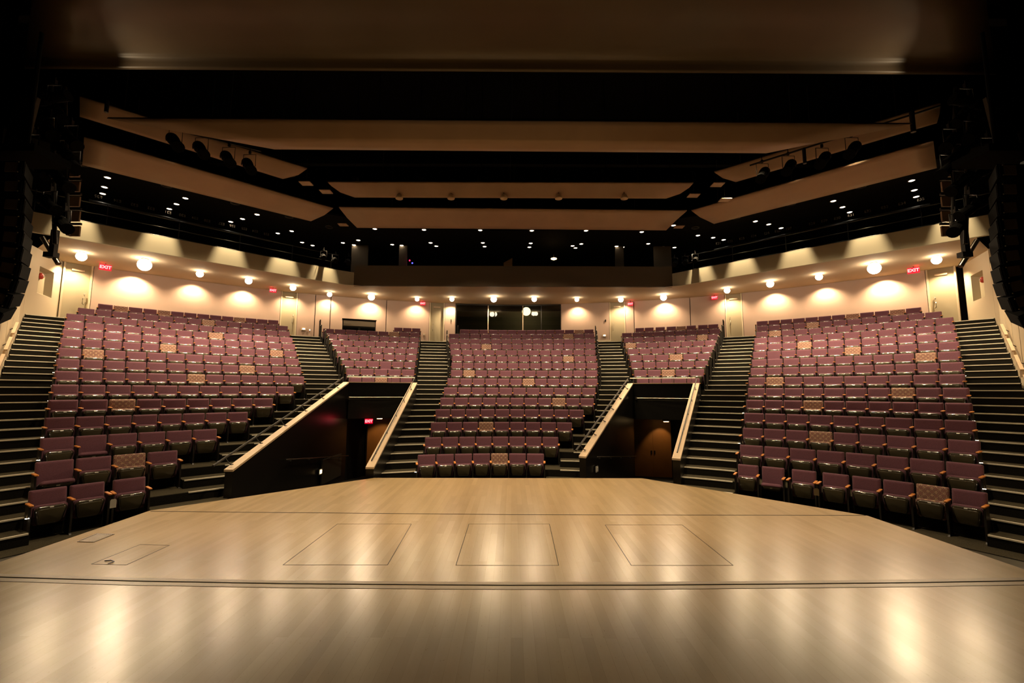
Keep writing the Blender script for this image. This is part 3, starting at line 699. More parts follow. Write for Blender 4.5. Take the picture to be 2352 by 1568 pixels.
for s_, side in ((-1, 'left'), (1, 'right')):         # dark rails and pipes above the side balcony fronts
    a, b_ = (Vector(fl[1]), Vector(fl[0])) if s_ < 0 else (Vector(fl[4]), Vector(fl[5]))
    root = tag(empty('balcony_rail', v3(a, 8.93)), 'dark pipe railing above the %s balcony front' % side, 'railing')
    d = b_-a
    for z, rr in ((.06, .03), (.45, .018), (.85, .022)):
        m = new('black_metal'); m.tube([(0, .3, z), (d.x, d.y+.3, z)], rr, 6); m.build('rail', root)
    for t in (.03, .2, .4, .6, .8, .97):
        m = new('black_metal'); m.tube([(d.x*t, d.y*t+.3, 0), (d.x*t, d.y*t+.3, .9)], .018, 6); m.build('post', root)
# control booth wall behind the centre balcony
YB = 25.6
root = struct(empty('wall_booth'), 'dark control booth wall above the centre balcony front')
m = new('fascia_dark')
for px0, px1 in ((808, 845), (917, 935), (1413, 1432), (1502, 1541)):
    x0, x1 = atY(px0, 590, YB).x, atY(px1, 590, YB).x; m.box(((x0+x1)/2, YB, 10.0), (x1-x0, .15, 2.1))
m.build('pier', root)
m = new('black_paint'); m.box((0, YB+3.4, 10), (24, .1, 3)); m.build('rear_wall', root)
m = new('fascia_dark'); m.box((0, YB, 8.95), (19, .1, .5)); m.build('sill', root)
m = new('glass_dark'); m.box((0, YB+.12, 10), (17.6, .02, 2)); 
# small lit things in the booth
p = atY(1272, 594, YB-.3); lt = tag(empty('desk_lamp', p), 'small orange lamp glowing in the control booth', 'lamp')
m = new('lamp_orange'); m.lathe([(.05, .06), (.17, .02), (.17, -.02), (.05, -.07)], n=12); m.build('lens', lt); m = new('black_metal'); m.tube([(0, .05, .05), (0, .05, .25)], .02, 6); m.build('stem', lt)
p = atY(1168, 603, YB-.2); m = new('brown_door'); m.add([(-.28, 0, -.22), (.22, 0, -.22), (.22, 0, .28), (-.28, -.0, .0), (-.28, .05, -.22), (.22, .05, -.22), (.22, .05, .28), (-.28, .05, .0)], [(0, 1, 2, 3), (4, 7, 6, 5), (0, 4, 5, 1), (1, 5, 6, 2), (2, 6, 7, 3), (3, 7, 4, 0)])
dd = m.build('lit_door_edge', loc=p); tag(dd, 'orange lit sliver of a booth door above the centre', 'door')
for px, py, mt_, lb in ((941, 598, 'led_red', 'small red indicator light left of the control booth'), (947, 604, 'led_blue', 'small blue indicator light left of the control booth')):
    m = new(mt_); m.lathe([(.02, .04), (.05, 0), (.02, -.04)], n=8); tag(m.build('indicator_light', loc=atY(px, py, YB-.2)), lb, 'light')
# upper ceilings and outer walls, all black
root = struct(empty('ceiling'), 'black ceiling high above the house')
m = new('black_paint'); m.sector(19.4, 34, -75, 75, -75, 75, 11.0, 11.1, 3); m.build('balcony_ceiling', root)
m = new('black_paint'); m.box((0, 8, 16), (60, 60, .2)); m.build('high_ceiling', root)
root = struct(empty('wall_outer'), 'black outer walls behind the balcony')
m = new('black_paint'); m.sector(31, 31.2, -80, 80, -80, 80, -2, 16, 4)
m.box((-26, 0, 7), (.2, 40, 18)); m.box((26, 0, 7), (.2, 40, 18)); m.box((0, -9, 7), (52, .2, 18)); m.build('wall_panel', root)

# recessed downlights in the black balcony ceiling
DL = [(861, 525), (974, 527), (1103, 528), (1221.5, 529), (1346, 529), (1474, 532), (1547, 517), (787.5, 557), (823, 551), (813, 562), (901, 561), (922.5, 563), (989, 557), (1002, 564.6), (1109, 557), (1113, 565.6),
      (1219, 558), (1216, 567), (1315, 564), (1322, 568.7), (1335, 559.5), (1416, 565), (1430, 567), (1489, 559), (1522.5, 567), (1549, 567.7),
      (247, 407), (240, 429), (236, 444), (426, 454.5), (405.6, 468), (389, 479), (590.6, 492), (557, 502), (530, 508.6), (670, 530), (638, 535), (694, 556), (718, 563),
      (2094, 414), (2100, 436), (2104.5, 451), (1914, 461), (1935, 475), (1951.5, 486.6), (1735, 507.6), (1765.6, 514.5), (1794, 523), (1603, 540), (1638, 545), (1662, 550)]
mr_ = new('lamp_rim'); mr_.lathe([(.16, 0), (.16, -.02), (.125, -.025), (.125, 0)], n=14); RIM = mr_.mesh('rim')
ml_ = new('lamp_down'); ml_.lathe([(.115, .004), (.115, -.012), (.06, -.03)], n=14); LENS = ml_.mesh('lens')
def region(x): return 'left' if x < 760 else 'right' if x > 1590 else 'centre'
cnt = {}; tot = {}
for x, y in DL: tot[region(x)] = tot.get(region(x), 0)+1
def lr(i, n): return '%s from the left' % ORD[i] if i <= (n+1)//2 else '%s from the right' % ORD[n-i+1]
for x, y in sorted(DL):
    g = region(x); cnt[g] = cnt.get(g, 0)+1
    p = atZ(x, y, 11.0)
    r = tag(empty('ceiling_downlight', p), 'small bright round downlight, %s in the %s balcony ceiling' % (lr(cnt[g], tot[g]), g), 'downlight', 'downlights in the %s balcony ceiling' % g)
    inst('rim', RIM, r, scale=(.85, .85, 1)); inst('lens', LENS, r, scale=(.85, .85, 1))
# circuit labels on the balcony pipes
def ltext(txt, px, py, r, size, mt, flip=False, z=None, label='', cat='label', name='circuit_label', dep=.004):
    p = atR(px, py, r); o = bpy.data.objects.new(name, text_mesh(name, txt, size, mt, dep)); sc.collection.objects.link(o)
    a = R_(AZ(p.x, p.y)); o.location = p; o.rotation_euler = (pi/2, pi if flip else 0, -a)
    if cat: tag(o, label, cat)
    return o
for t, x, y in (('E21', 1650, 559), ('E22', 1677, 554), ('E23', 1703.7, 548), ('E24', 1731, 542), ('E25', 1761, 536), ('E26', 1786, 530.5), ('E27', 1811.6, 525), ('E28', 1865, 513.4), ('E29', 1893, 507), ('E30', 1923, 501), ('E31', 1954.6, 494), ('E32', 1993, 485), ('E33', 2031.8, 476), ('E34', 2071.6, 467.4), ('E35', 2114.7, 458)):
    o = ltext(t, x, y, 23.2, .175, 'label_ink', label='small circuit label reading %s on the right balcony pipe' % t); o['group'] = 'circuit labels on the right'
for t, x, y in (('E35', 226, 451), ('E34', 270, 460.5), ('E33', 309, 470), ('E32', 347, 478), ('E31', 386, 487), ('E30', 419, 494), ('E29', 448, 500), ('E28', 476, 506.5), ('E27', 509, 513.5), ('E26', 534, 518.5), ('E25', 561, 525), ('E24', 586, 530.5), ('E23', 612, 537)):
    o = ltext(t, x, y, 23.2, .175, 'label_ink', flip=True, label='small upside down circuit label reading %s on the left balcony pipe' % t); o['group'] = 'circuit labels on the left'
    o.rotation_euler = (o.rotation_euler[0]+0, 0, o.rotation_euler[2]); o.rotation_euler = (Matrix.Rotation(o.rotation_euler[2], 3, 'Z') @ Matrix.Rotation(pi/2, 3, 'X') @ Matrix.Rotation(pi, 3, 'Z')).to_euler()
for s_, side, pts in ((-1, 'left', ((205, 452), (620, 546))), (1, 'right', ((2135, 461), (1640, 568)))):
    p0, p1 = [atR(x, y, 23.3) for x, y in pts]; p0.z -= .16; p1.z -= .16
    m = new('black_metal'); m.tube([p0, p1], .06, 8); tag(m.build('lighting_pipe'), 'dark lighting pipe with circuit labels in the %s balcony' % side, 'pipe')

# ------------------------------------------------------------------ wall lamps under the soffit
LAMPS = [(187, 589), (332, 608), (459, 629), (571, 645), (673, 661), (757, 676), (853, 682), (958, 687), (1038, 687), (1134, 687), (1227, 687), (1325, 688), (1426, 688), (1524, 683), (1670, 667), (1769, 652), (1881, 636), (2008, 616), (2151, 597)]
RAD = [.19, .27, .16, .17, .16, .14, .20, .13, .14, .19, .16, .13, .16, .19, .16, .18, .16, .26, .18]
mc = new('lamp_rim'); mc.lathe([(.5, 1.5), (.5, .8)], n=18); CAN = mc.mesh('housing')
mg = new('lamp_hot'); mg.lathe([(.02, .99), (.38, .92), (.71, .70), (.92, .38), (1, 0), (.92, -.38), (.71, -.70), (.38, -.92), (.02, -.99)], n=18); BULB = mg.mesh('lens')
for i, (x, y) in enumerate(LAMPS):
    rr = 24.0
    while atR(x, y, rr).z > ZC - RAD[i]*.98: rr -= .02
    p = atR(x, y, rr)
    r = tag(empty('wall_lamp', p), 'glaring round lamp, %s under the balcony soffit' % lr(i+1, 19), 'lamp', 'glaring lamps under the balcony soffit')
    s_ = RAD[i]*.95
    inst('lens', BULB, r, scale=(s_, s_, s_))
    inst('housing', CAN, r, scale=(s_, s_, s_))
    a = AZ(p.x, p.y); wp = P(R_TOP-.22, a, p.z-1.6)
    pw = Vector(P(R_TOP-.42, a, ZC-.10))
    lamp('lamp_beam', pw, wp, P_WALL*(RAD[i]/.17)**1.1, 136, .8, .06)
    lamp('lamp_beam', p+Vector((-p.x*.012, -(p.y-5)*.012, -.05)), (p.x*.25, 9, 0), P_FWD*(RAD[i]/.17)**1.6, 66, .9, .16)
# ------------------------------------------------------------------ exit signs
def exit_sign(px, py, r, wd, label, dim=False):
    while py < 900 and atR(px, py, r).z > ZC - wd*.31 - .05: r -= .02
    p = atR(px, py, r); a = AZ(p.x, p.y); root = tag(empty('exit_sign', p, -R_(a)), label, 'exit sign', 'red exit signs')
    h = wd*.62; m = new('exit_red'); m.box((0, 0, 0), (wd, .07, h)); m.build('sign_box', root)
    o = bpy.data.objects.new('lettering', text_mesh('lettering', 'EXIT', wd*.46, 'exit_letter', .004, .006)); sc.collection.objects.link(o); o.parent = root; o.location = (0, -.042, 0); o.rotation_euler = (pi/2, 0, 0)
    m = new('black_metal'); m.tube([(0, 0, h/2), (0, 0, h/2+.12)], .012, 6); m.build('hanger', root)
    d = bpy.data.lights.new('sign_glow', 'POINT'); d.energy = .8; d.color = (1, .03, .05); d.shadow_soft_size = .1; g = bpy.data.objects.new('sign_glow', d); sc.collection.objects.link(g); g.location = p+Vector((0, -.18, .12))
exit_sign(242, 614, 25.05, .42, 'red exit sign near the far left rear door')
exit_sign(627, 667, 25.05, .33, 'red exit sign left of the door at the top of the left aisle')
exit_sign(971, 697, 25.05, .32, 'red exit sign left of the control window')
exit_sign(1448, 698, 25.05, .32, 'red exit sign right of the control window')
exit_sign(1641, 683.5, 25.05, .32, 'dim red exit sign near the door at the top of the right aisle')
exit_sign(2098, 621, 25.05, .42, 'red exit sign near the far right rear door')
exit_sign(847, 967, 15.3, .30, 'red exit sign hanging inside the left vomitory')
# small wall fittings on the rear wall
for px, py, w_, h, nm, lb in ((697, 755, .28, .17, 'light_switch', 'white illuminated wall box beside the left aisle door'), (711, 757.5, .06, .16, 'light_switch', 'narrow white wall plate right of the illuminated box'),
                              (974, 768, .12, .16, 'socket', 'small beige wall plate beside the left of centre aisle door'), (1388, 770, .26, .15, 'light_switch', 'illuminated wall box beside the right of centre aisle door'),
                              (1036, 736, .06, .15, 'call_button', 'small dark plate on the narrow wall left of the control window'), (1391, 736, .07, .13, 'call_button', 'small dark round plate left of the right of centre door')):
    p = atR(px, py, R_TOP-.03); a = AZ(p.x, p.y); r = tag(empty(nm, p, -R_(a)), lb, 'wall plate')
    mt_ = 'rack_black' if nm == 'call_button' else 'cap_wood'
    m = new(mt_); m.box((0, 0, 0), (w_, .04, h)); m.build('plate', r)
    if 'box' in lb: m = new('aisle_glow'); m.box((.01, -.02, 0), (w_*.45, .02, h*.4)); m.build('lens', r)
    elif nm != 'call_button': m = new('plate_white'); m.box((0, -.02, 0), (w_*.4, .02, h*.4)); m.build('insert', r)
for px, nm in ((1173, 'security_camera'), (1185, 'sprinkler')):
    p = atR(px, 690, 24.6); r = tag(empty(nm, p), 'small white dome camera under the soffit centre' if px == 1173 else 'small dark sprinkler beside the dome camera', nm.replace('_', ' '))
    m = new('plate_white' if px == 1173 else 'black_metal'); m.lathe([(.07, .12), (.08, .02), (.06, -.06), (.02, -.09)], n=12); m.build('dome', r)
    m = new('plate_white'); m.lathe([(.09, .16), (.09, .12)], n=12); m.build('base', r)

# black equipment rack behind the left centre block
pA, pB = atR(786, 755, 24.7), atR(862, 755, 24.7)
rk = tag(empty('equipment_rack', ((pA.x+pB.x)/2, (pA.y+pB.y)/2, ZL), -R_((AZ(pA.x, pA.y)+AZ(pB.x, pB.y))/2)), 'wide black equipment rack against the rear wall behind the left centre block', 'rack')
wd = (pB-pA).length; m = new('rack_black'); m.box((0, 0, .62), (wd, .5, 1.24)); m.build('cabinet', rk)
m = new('black_metal'); m.box((0, -.02, 1.26), (wd+.06, .56, .05)); m.build('top', rk)
m = new('speaker_grey'); m.box((0, -.255, 1.02), (wd-.1, .02, .30)); m.build('control_panel', rk)
for i in range(5): m = new('steel'); m.lathe([(.022, 0), (.022, .02)], Matrix.Translation((-wd*.44+i*.09, -.27, 1.0)) @ Matrix.Rotation(pi/2, 4, 'X'), 8); m.build('knob', rk)
for s_ in (-1, 1): m = new('black_paint'); m.box((s_*wd*.25, -.26, .45), (wd*.44, .02, .66)); m.build('door', rk)
# boxes and shelf seen through the control window
for px, w_, h, lb in ((1105, 1.9, .75, 'pale box standing behind the control window on the left'),):
    p = atR(px, 745, R_TOP+.8); m = new('wall_olive'); m.box((0, 0, 0), (w_, .4, h)); o = m.build('storage_box', loc=(p.x, p.y, ZL+.60)); o.rotation_euler = (0, 0, -R_(AZ(p.x, p.y))); tag(o, lb, 'box')

# ------------------------------------------------------------------ ceiling reflectors
def cloud(rows, mt, label, th=.06, name='acoustic_reflector', sub=3, nx=12):
    # rows: list of (left point, right point), loft with thickness upwards
    L_, R2 = [], []
    for (a, b_), (c, d) in zip(rows, rows[1:]):
        for j in range(sub): t = j/sub; L_.append(a.lerp(c, t)); R2.append(b_.lerp(d, t))
    L_.append(rows[-1][0]); R2.append(rows[-1][1])
    vs = []; fs = []; n = nx+1; m_ = len(L_)
    for top in (0, 1):
        for i in range(m_):
            for j in range(n): p = L_[i].lerp(R2[i], j/nx) + Vector((0, th*.6, th))*top; vs.append(p)
    o = m_*n
    for i in range(m_-1):
        for j in range(nx):
            a = i*n+j; fs += [(a, a+1, a+n+1, a+n), (o+a, o+a+n, o+a+n+1, o+a+1)]
    for j in range(nx):
        a = j; fs.append((a, o+a, o+a+1, a+1)); a = (m_-1)*n+j; fs.append((a, a+1, o+a+1, o+a))
    for i in range(m_-1):
        a = i*n; fs.append((a, a+n, o+a+n, o+a)); a = i*n+nx; fs.append((a, o+a, o+a+n, a+n))
    c = sum((Vector(v) for v in vs), Vector())/len(vs)
    root = tag(empty(name, c), label, 'ceiling panel')
    m = new(mt); m.add([Vector(v)-c for v in vs], fs, True); m.build('panel', root)
    for j in (.15, .5, .85):
        p = L_[0].lerp(R2[0], j)-c; h = new('black_metal'); h.tube([p+Vector((0, .05, th)), p+Vector((0, .05, 2.0))], .015, 6); h.build('hanger', root)
    return root
def rw(l, r, Z): return (atZ(*l, Z), atZ(*r, Z))
cloud([rw((245, 272), (2095, 285), 9.80), rw((420, 304.5), (1943, 316), 9.52), rw((500, 319), (1873, 329), 9.40), rw((630, 343), (1760, 352), 9.33)], 'cloud_panel', 'largest brown ceiling panel, hanging third from the rear')
cloud([rw((752, 418), (1593, 420), 10.6), rw((762, 428), (1583, 431), 10.48), rw((782, 442), (1562, 445), 10.33), rw((815, 453.5), (1530, 456), 10.2)], 'cloud_panel', 'brown ceiling panel just in front of the rearmost one')
cloud([rw((778, 476), (1578, 484), 10.6), rw((797, 500), (1553, 506), 10.38), rw((820, 523), (1530, 529), 10.2)], 'cloud_panel', 'rearmost brown ceiling panel above the balcony')
cloud([rw((183, 222), (705, 388), 10.6), rw((183, 247), (685, 402), 10.38), rw((183, 268), (650, 411), 10.2)], 'cloud_panel', 'upper left angled brown ceiling panel behind the largest one')
cloud([rw((193, 315), (765, 479), 10.6), rw((191, 350), (745, 494), 10.38), rw((189, 379), (714, 508), 10.2)], 'cloud_panel', 'lower left angled brown ceiling panel above the balcony lights')
cloud([rw((1641, 396), (2161, 237), 10.6), rw((1660, 409), (2158, 262), 10.38), rw((1690, 418), (2152, 283), 10.2)], 'cloud_panel', 'upper right angled brown ceiling panel behind the largest one')
cloud([rw((1588, 484), (2144, 324), 10.6), rw((1608, 499), (2148, 358), 10.38), rw((1640, 514), (2152, 386), 10.2)], 'cloud_panel', 'lower right angled brown ceiling panel above the balcony lights')
# proscenium header above the stage front
def ry(l, r, Y): return (atY(*l, Y), atY(*r, Y))
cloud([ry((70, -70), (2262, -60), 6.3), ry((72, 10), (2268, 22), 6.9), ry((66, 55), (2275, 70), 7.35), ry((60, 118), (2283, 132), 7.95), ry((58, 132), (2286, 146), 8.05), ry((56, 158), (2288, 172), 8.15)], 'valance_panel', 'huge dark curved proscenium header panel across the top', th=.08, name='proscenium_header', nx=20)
# pendant downlight cans under the second reflector and metal trays in the gaps
for px in (917, 1036, 1157, 1283, 1434):
    p = atZ(px, 455, 10.12); r = tag(empty('house_light', p), '%s pale lamp can below the second rearmost ceiling panel' % {917: 'leftmost', 1036: 'second', 1157: 'middle', 1283: 'fourth', 1434: 'rightmost'}[px], 'lamp', 'house lamp cans below the second rearmost panel')
    m = new('cap_wood'); m.lathe([(.06, .16), (.10, .12), (.15, 0), (.14, -.03)], n=12); m.build('shade', r)
    m = new('black_metal'); m.tube([(0, 0, .12), (0, 0, .6)], .012, 6); m.build('stem', r)
for px, py, lb in ((703, 421, 'upper pale square tray in the gap left of the rear ceiling panels'), (749, 440, 'middle pale square tray in the gap left of the rear ceiling panels'), (788, 516, 'lowest pale square tray left of the rearmost ceiling panel'),
                   (1648, 424, 'upper pale square tray in the gap right of the rear ceiling panels'), (1593, 449, 'middle pale square tray in the gap right of the rear ceiling panels'), (1665, 459, 'pale square tray at the top edge of the lower right panel'), (1560, 521, 'lowest pale square tray right of the rearmost ceiling panel')):
    p = atZ(px, py, 10.4); m = new('cloud_panel'); m.box((0, 0, 0), (.42, .34, .03)); m.use('black_metal').tube([(0, 0, .01), (0, 0, 1.0)], .01, 6); tag(m.build('ceiling_tray', loc=p), lb, 'ceiling tray')
# catwalk trusses (dark)
root = struct(empty('trim_1'), 'dark steel catwalk beams between the ceiling panels')
for Y in (10.8, 15.8, 18.4):
    m = new('black_paint'); m.box((0, Y, 12.4), (26, .25, .4)); m.build('beam', root)

# ------------------------------------------------------------------ stage lighting fixtures
def fixture(p, aim, label, scale=1.0, grp=None, lens=True):
    root = tag(empty('spotlight', p), label, 'stage light', grp)
    T = (Vector(aim)-Vector(p)).to_track_quat('Z', 'Y').to_matrix().to_4x4() @ Matrix.Scale(scale, 4)
    m = new('black_paint'); m.lathe([(.03, -.34), (.085, -.33), (.105, -.26), (.105, -.12), (.075, -.08), (.075, 0), (.095, .03), (.095, .24), (.105, .25), (.105, .28)], T, 16, False); m.build('body', root)
    m = new('lens_glass'); m.lathe([(.088, .20), (.09, .24), (.02, .262)], T, 12); m.build('lens', root)
    m = new('black_metal'); m.tube([T @ Vector(q) for q in ((-.13, 0, -.1), (-.14, -.02, .02)) ], .012, 5); m.build('knob', root)
    y = new('black_metal'); s_ = scale; y.tube([(-.13*s_, 0, 0), (-.13*s_, 0, .26*s_), (.13*s_, 0, .26*s_), (.13*s_, 0, 0)], .011, 5, False); y.build('yoke', root)
    c = new('black_metal'); c.box((0, 0, .31*s_), (.06, .05, .10)); c.tube([(0, 0, .3*s_), (0, 0, .42*s_)], .012, 5); c.build('clamp', root)
    return root
def pipe(p0, p1, label, r=.03):
    m = new('black_metal'); o = Vector(p0); m.tube([Vector((0, 0, 0)), Vector(p1)-o], r, 8); return tag(m.build('lighting_pipe', loc=o), label, 'pipe')
LF = [(402, 327, 12.6), (462, 345, 13.1), (524, 366, 13.6), (572, 382, 14.0)]
for i, (x, y, Y) in enumerate(LF):
    fixture(atY(x, y, Y), (0, 5, .3), '%s black stage light silhouetted against the upper left ceiling panel' % ORD[i+1], 1.55, 'stage lights at the upper left panel')
pipe(atY(375, 291, 12.5), atY(600, 347, 14.3), 'black pipe carrying the lights at the upper left panel')
RF = [(1752, 402, 14.0), (1812, 385, 13.6), (1890, 368, 13.1), (1958, 345, 12.6)]
for i, (x, y, Y) in enumerate(RF):
    fixture(atY(x, y, Y), (0, 5, .3), '%s black stage light silhouetted below the upper right ceiling panel' % ORD[i+1], 1.5, 'stage lights at the upper right panel')
pipe(atY(1722, 380, 14.1), atY(2160, 243, 11.6), 'long black pipe crossing the upper right ceiling panel')
m = new('black_metal'); p = atY(1848, 365, 13.2); m.tube([(0, 0, -.15), (0, 0, .35)], .05, 8); tag(m.build('pipe_stub', loc=p), 'short black vertical pipe stub among the right lights', 'pipe')
m = new('black_metal'); p = atY(2096, 280, 11.8); m.tube([(0, 0, -.3), (0, 0, .3)], .06, 8); tag(m.build('pipe_stub', loc=p), 'thick black vertical pipe before the upper right panel end', 'pipe')
m = new('black_metal'); p = atY(245, 247, 11.8); m.tube([(0, 0, -.14), (0, 0, .2)], .05, 8); tag(m.build('pipe_stub', loc=p), 'short black pipe stub hanging at the upper left panel', 'pipe')
for i, (x, y) in enumerate(((743, 590), (770, 598), (800, 602), (1550, 606), (1574, 602), (1597, 597))):
    side = 'left' if i < 3 else 'right'; j = i % 3
    fixture(atY(x, y, 22.6), (0, 4, .3), '%s of the three round lamps on the %s end of the centre balcony' % (('leftmost', 'middle', 'rightmost')[j], side), 1.2, 'lamps on the %s end of the centre balcony' % side)
# side booms by the proscenium
BOOM = [(122, 225, 0), (88, 262, 1), (135, 262, 2), (72, 338, 3), (112, 300, 4), (160, 318, 5), (150, 352, 6), (100, 395, 7), (140, 415, 8), (166, 378, 9), (112, 470, 10), (145, 515, 11)]
PLACE = ['topmost', 'second highest', 'third highest', 'outermost', 'fourth highest', 'innermost upper', 'innermost middle', 'outer middle', 'middle', 'innermost lower', 'second lowest', 'lowest', 'lowest']
for side in ('left', 'right'):
    for x, y, i in BOOM:
        X = x if side == 'left' else 2344-x; y2 = y if side == 'left' else y+8
        aim = (0, random.uniform(3, 9), .3) if i else ((-5.2 if side == 'left' else 5.2), 8.0, 8.7)
        fixture(atY(X, y2, 7.9 + .1*(i % 4)), aim, '%s black stage light on the %s proscenium boom' % (PLACE[i], side), 1.0, 'stage lights on the %s boom' % side)
    tp = atY(122 if side == 'left' else 2222, 225 if side == 'left' else 233, 7.9); ta = Vector(((-5.2 if side == 'left' else 5.2), 8.0, 8.7))
    lamp('added_header_spot', tp+(ta-tp).normalized()*.32, ta, 45, 80, .9, .05)  # spot added to brighten the header end, not a known lit fixture
    xs = (118, 150) if side == 'left' else (2226, 2194)
    pipe(atY(xs[0], 190, 8.2), atY(xs[0]+(8 if side == 'left' else -8), 560, 8.2), 'vertical boom pipe nearest the %s speaker stack' % side, .035)
    pipe(atY(xs[1], 200, 8.4), atY(xs[1]+(6 if side == 'left' else -6), 540, 8.4), 'second vertical boom pipe at the %s proscenium' % side, .03)
    # ladder-like panels of the side lighting position behind the boom
    r = tag(empty('lighting_ladder', atY(170 if side == 'left' else 2176, 450, 11.0)), 'dark ladder frame with brown panels beside the %s boom' % side, 'ladder')
    for q in range(5):
        pa = atY(172 if side == 'left' else 2174, 395+q*34, 11.0)-r.location; m = new('cloud_panel'); m.box(pa, (.26, .04, .26)); m.build('panel', r)
        m = new('black_metal'); m.box(pa+Vector((0, -.03, .18)), (.34, .05, .05)); m.build('rung', r)
    # short steel tube held by a clamp at the wall lamp end
    e = (98, 545, 134, 606) if side == 'left' else (2244, 552, 2206, 612)
    m = new('steel'); p0, p1 = atY(e[0], e[1], 8.6), atY(e[2], e[3], 8.6); m.tube([Vector((0, 0, 0)), p1-p0], .045, 10); tag(m.build('steel_tube', loc=p0), 'bright diagonal steel tube below the %s boom' % side, 'tube')
    m = new('black_metal'); p = atY((e[0]+e[2])/2+(8 if side == 'left' else -8), 560, 8.5); m.box((0, 0, 0), (.10, .08, .55)); m.box((-.03, 0, -.22), (.2, .12, .10)); tag(m.build('pipe_clamp', loc=p), 'black clamp holding the diagonal steel tube on the %s' % side, 'clamp')
    # dim brown board and shelf at the proscenium side
    m = new('board_brown'); p = atY(48 if side == 'left' else 2302, 290, 7.4); m.box((0, 0, 0), (.38, .06, 1.1), ry=(.12 if side == 'left' else -.12)); tag(m.build('side_board', loc=p), 'dim brown board behind the top of the %s speaker stack' % side, 'board')

# ------------------------------------------------------------------ line array speakers
ARR = [(74, 405, 0), (74, 447, 0), (74, 487, 2), (73, 524, 3), (71.5, 559, 4), (69.5, 593, 6), (66, 627, 8), (59, 660, 12), (47, 693, 15), (25, 729, 22)]
for side in ('left', 'right'):
    s_ = -1 if side == 'left' else 1
    for i, (x, y, tl) in enumerate(ARR):
        X = x if side == 'left' else 2346-x; y2 = y if side == 'left' else y+7
        p = atY(X, y2, 7.0)
        nm = ['topmost', 'second', 'third', 'fourth', 'fifth', 'sixth', 'seventh', 'eighth', 'ninth', 'bottom'][i]
        r = tag(empty('array_speaker', p), '%s black box from the top of the %s hanging speaker stack' % (nm, side), 'speaker', 'boxes of the %s hanging speaker stack' % side)
        r.rotation_euler = (0, -s_*R_(tl)*1.1, 0)
        m = new('speaker_black'); m.prism([(-.27*s_*-1, -.3), (.62*s_, -.3), (.62*s_, .35), (-.27*s_*-1 if False else -.16*s_, .35), ] if False else [(-.19*s_, -.3), (.85*s_, -.3), (.95*s_, .25), (.26*s_, .25)], -.104, .104); m.build('cabinet', r)
        m = new('speaker_grey'); m.box((-.01*s_, -.31, 0), (.20, .02, .155)); m.build('rear_panel', r)
        m = new('speaker_black'); m.box((-.15*s_, -.30, -.02), (.05, .06, .20)); m.build('rigging_plate', r)
        for zz in (-.09, .07):
            m = new('steel'); m.lathe([(.012, 0), (.012, .02)], Matrix.Translation((-.14*s_, -.33, zz)) @ Matrix.Rotation(pi/2, 4, 'X'), 8); m.build('bolt', r)
    p = atY(60 if side == 'left' else 2290, 360, 7.0)
    m = new('black_paint'); m.box((0, 0, 0), (.9, .6, .12)); m.tube([(0, 0, 0), (0, 0, 2.2)], .03, 6); tag(m.build('rigging_frame', loc=p), 'black rigging frame above the %s speaker stack' % side, 'frame')
    # black masking curtain outside the speaker stack
    m = new('black_paint'); pc = atY(8 if side == 'left' else 2344, 300, 6.6)
    vs = []; nn = 24
    for i in range(nn+1):
        xx = pc.x + s_*(i*.12) ; yy = 6.6 + .07*sin(i*2.1); vs += [(xx, yy, 6.0), (xx, yy, 14)]
    m.add(vs, [(2*i, 2*i+1, 2*i+3, 2*i+2) for i in range(nn)]); tag(m.build('masking_curtain'), 'black masking curtain beside the %s speaker stack' % side, 'curtain')

# ------------------------------------------------------------------ light
# house lights: cans hung in the gaps between the ceiling panels
can = new('black_metal'); can.lathe([(.10, .45), (.16, .42), (.18, .10), (.19, 0), (.165, 0), (.15, .2), (.05, .22)], n=14); CANH = can.mesh('housing')
hl = new('lamp_down'); hl.lathe([(.08, .36), (.08, .33), (.03, .32)], n=14); CANL = hl.mesh('lens')
def house(x, y, z, tgt, pw, ang, lb, blend=.6):
    r = tag(empty('house_downlight', (x, y, z)), lb, 'lamp', 'black house downlights above the ceiling panels')
    inst('housing', CANH, r, loc=(0, 0, .05)); inst('lens', CANL, r, loc=(0, 0, .05))
    s = new('black_paint'); s.tube([(0, 0, .4), (0, 0, 16-z)], .015, 6); s.build('stem', r)
    lamp('house_beam', (x, y, z-.03), tgt, pw, ang, blend, .17)
hx = [(*P(15.9, sg*a)[:2], P(18.6, sg*a, rowZ(9))) for sg in (-1, 1) for a in (53, 46.5, 40, 33.5)]
hx += [(x, 18.0, P(18.2, AZ(x, 18.0)*1.05, rowZ(8))) for x in (-6.6, -3.9, -1.3, 1.3, 3.9, 6.6)]
HN = ['far left', 'second left', 'third left', 'fourth left', 'far right', 'second right', 'third right', 'fourth right', 'leftmost central', 'second central', 'third central', 'fourth central', 'fifth central', 'rightmost central']
for i, (x, y, t) in enumerate(hx):
    house(x, y, 10.95, t, P_HOUSE, 88, '%s black house downlight hung above the seats' % HN[i])
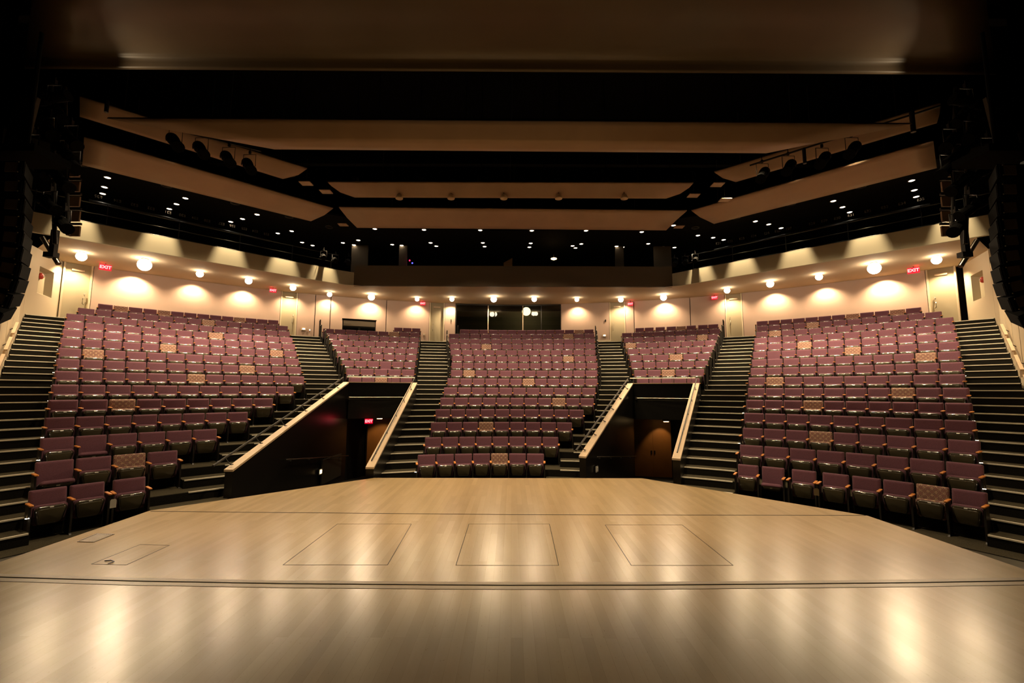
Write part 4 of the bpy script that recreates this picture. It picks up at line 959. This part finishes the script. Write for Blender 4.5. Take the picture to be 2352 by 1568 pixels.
for x, nm in ((-4.6, 'leftmost'), (-1.6, 'second'), (1.6, 'third'), (4.6, 'rightmost')):  # unseen downlights added to brighten the front centre rows
    house(x, 14.6, 10.95, P(12.6, AZ(x, 14.6)*.8, rowZ(3)), P_HOUSE*.42, 78, '%s added black fill downlight above the first rows of the centre block' % nm)
for sg, nm in ((-1, 'left'), (1, 'right')):  # one more unseen can added per side to lift the front rows
    house(sg*7.0, 13.9, 10.9, P(12.3, sg*47, rowZ(2)), P_HOUSE*.5, 62, 'added black fill downlight above the first rows of the %s block' % nm)
for i, (x, y) in enumerate(((-5.6, 8.6), (5.6, 8.6), (-1.8, 9.4), (1.8, 9.4))):
    house(x, y, 11.8, (x*1.05, y+1.0, 0), P_STAGE, 62, '%s black house downlight above the stage front' % (('left', 'right', 'left centre', 'right centre')[i]))
# scallop lights on the side balcony fronts
for s_, side, seg in ((-1, 'left', (fl[1], fl[0])), (1, 'right', (fl[4], fl[5]))):
    a, b_ = Vector(seg[0]), Vector(seg[1]); d = b_-a; n = Vector((-d.y, d.x)).normalized(); n = n if n.y < 0 else -n
    for i, t in enumerate((.05, .22, .42, .635, .855)):
        p = a + d*t + n*.42
        r = tag(empty('ceiling_downlight', (p.x, p.y, 10.95)), '%s black can lamp washing the %s balcony front' % (('first', 'second', 'third', 'fourth', 'fifth')[i], side), 'lamp', 'can lamps over the %s balcony front' % side)
        inst('housing', CANH, r)
        lamp('fascia_beam', (p.x, p.y, 10.9), (p.x-n.x*.25, p.y-n.y*.25, 8.2), P_FASCIA, 38, .8, .04)
# lamps in the vomitory passages
for key, p, t, pw, side in (('v', atY(872, 961, 18.6), (-5.6, 20, -.2), 22, 'left'), ('v', atY(1530, 968, 19.2), (6.3, 20.2, -.4), 10, 'right')):
    r = tag(empty('passage_lamp', p), 'small lamp shining down the door in the %s vomitory' % side, 'lamp')
    m = new('lamp_orange'); m.box((0, 0, 0), (.2, .06, .03)); m.build('lens', r); m = new('black_metal'); m.box((.02, .05, .05), (.26, .20, .07)); m.build('housing', r)
    lamp('passage_beam', p+Vector((0, -.1, -.06)), t, pw, 75, .5, .03, (1, .60, .25))
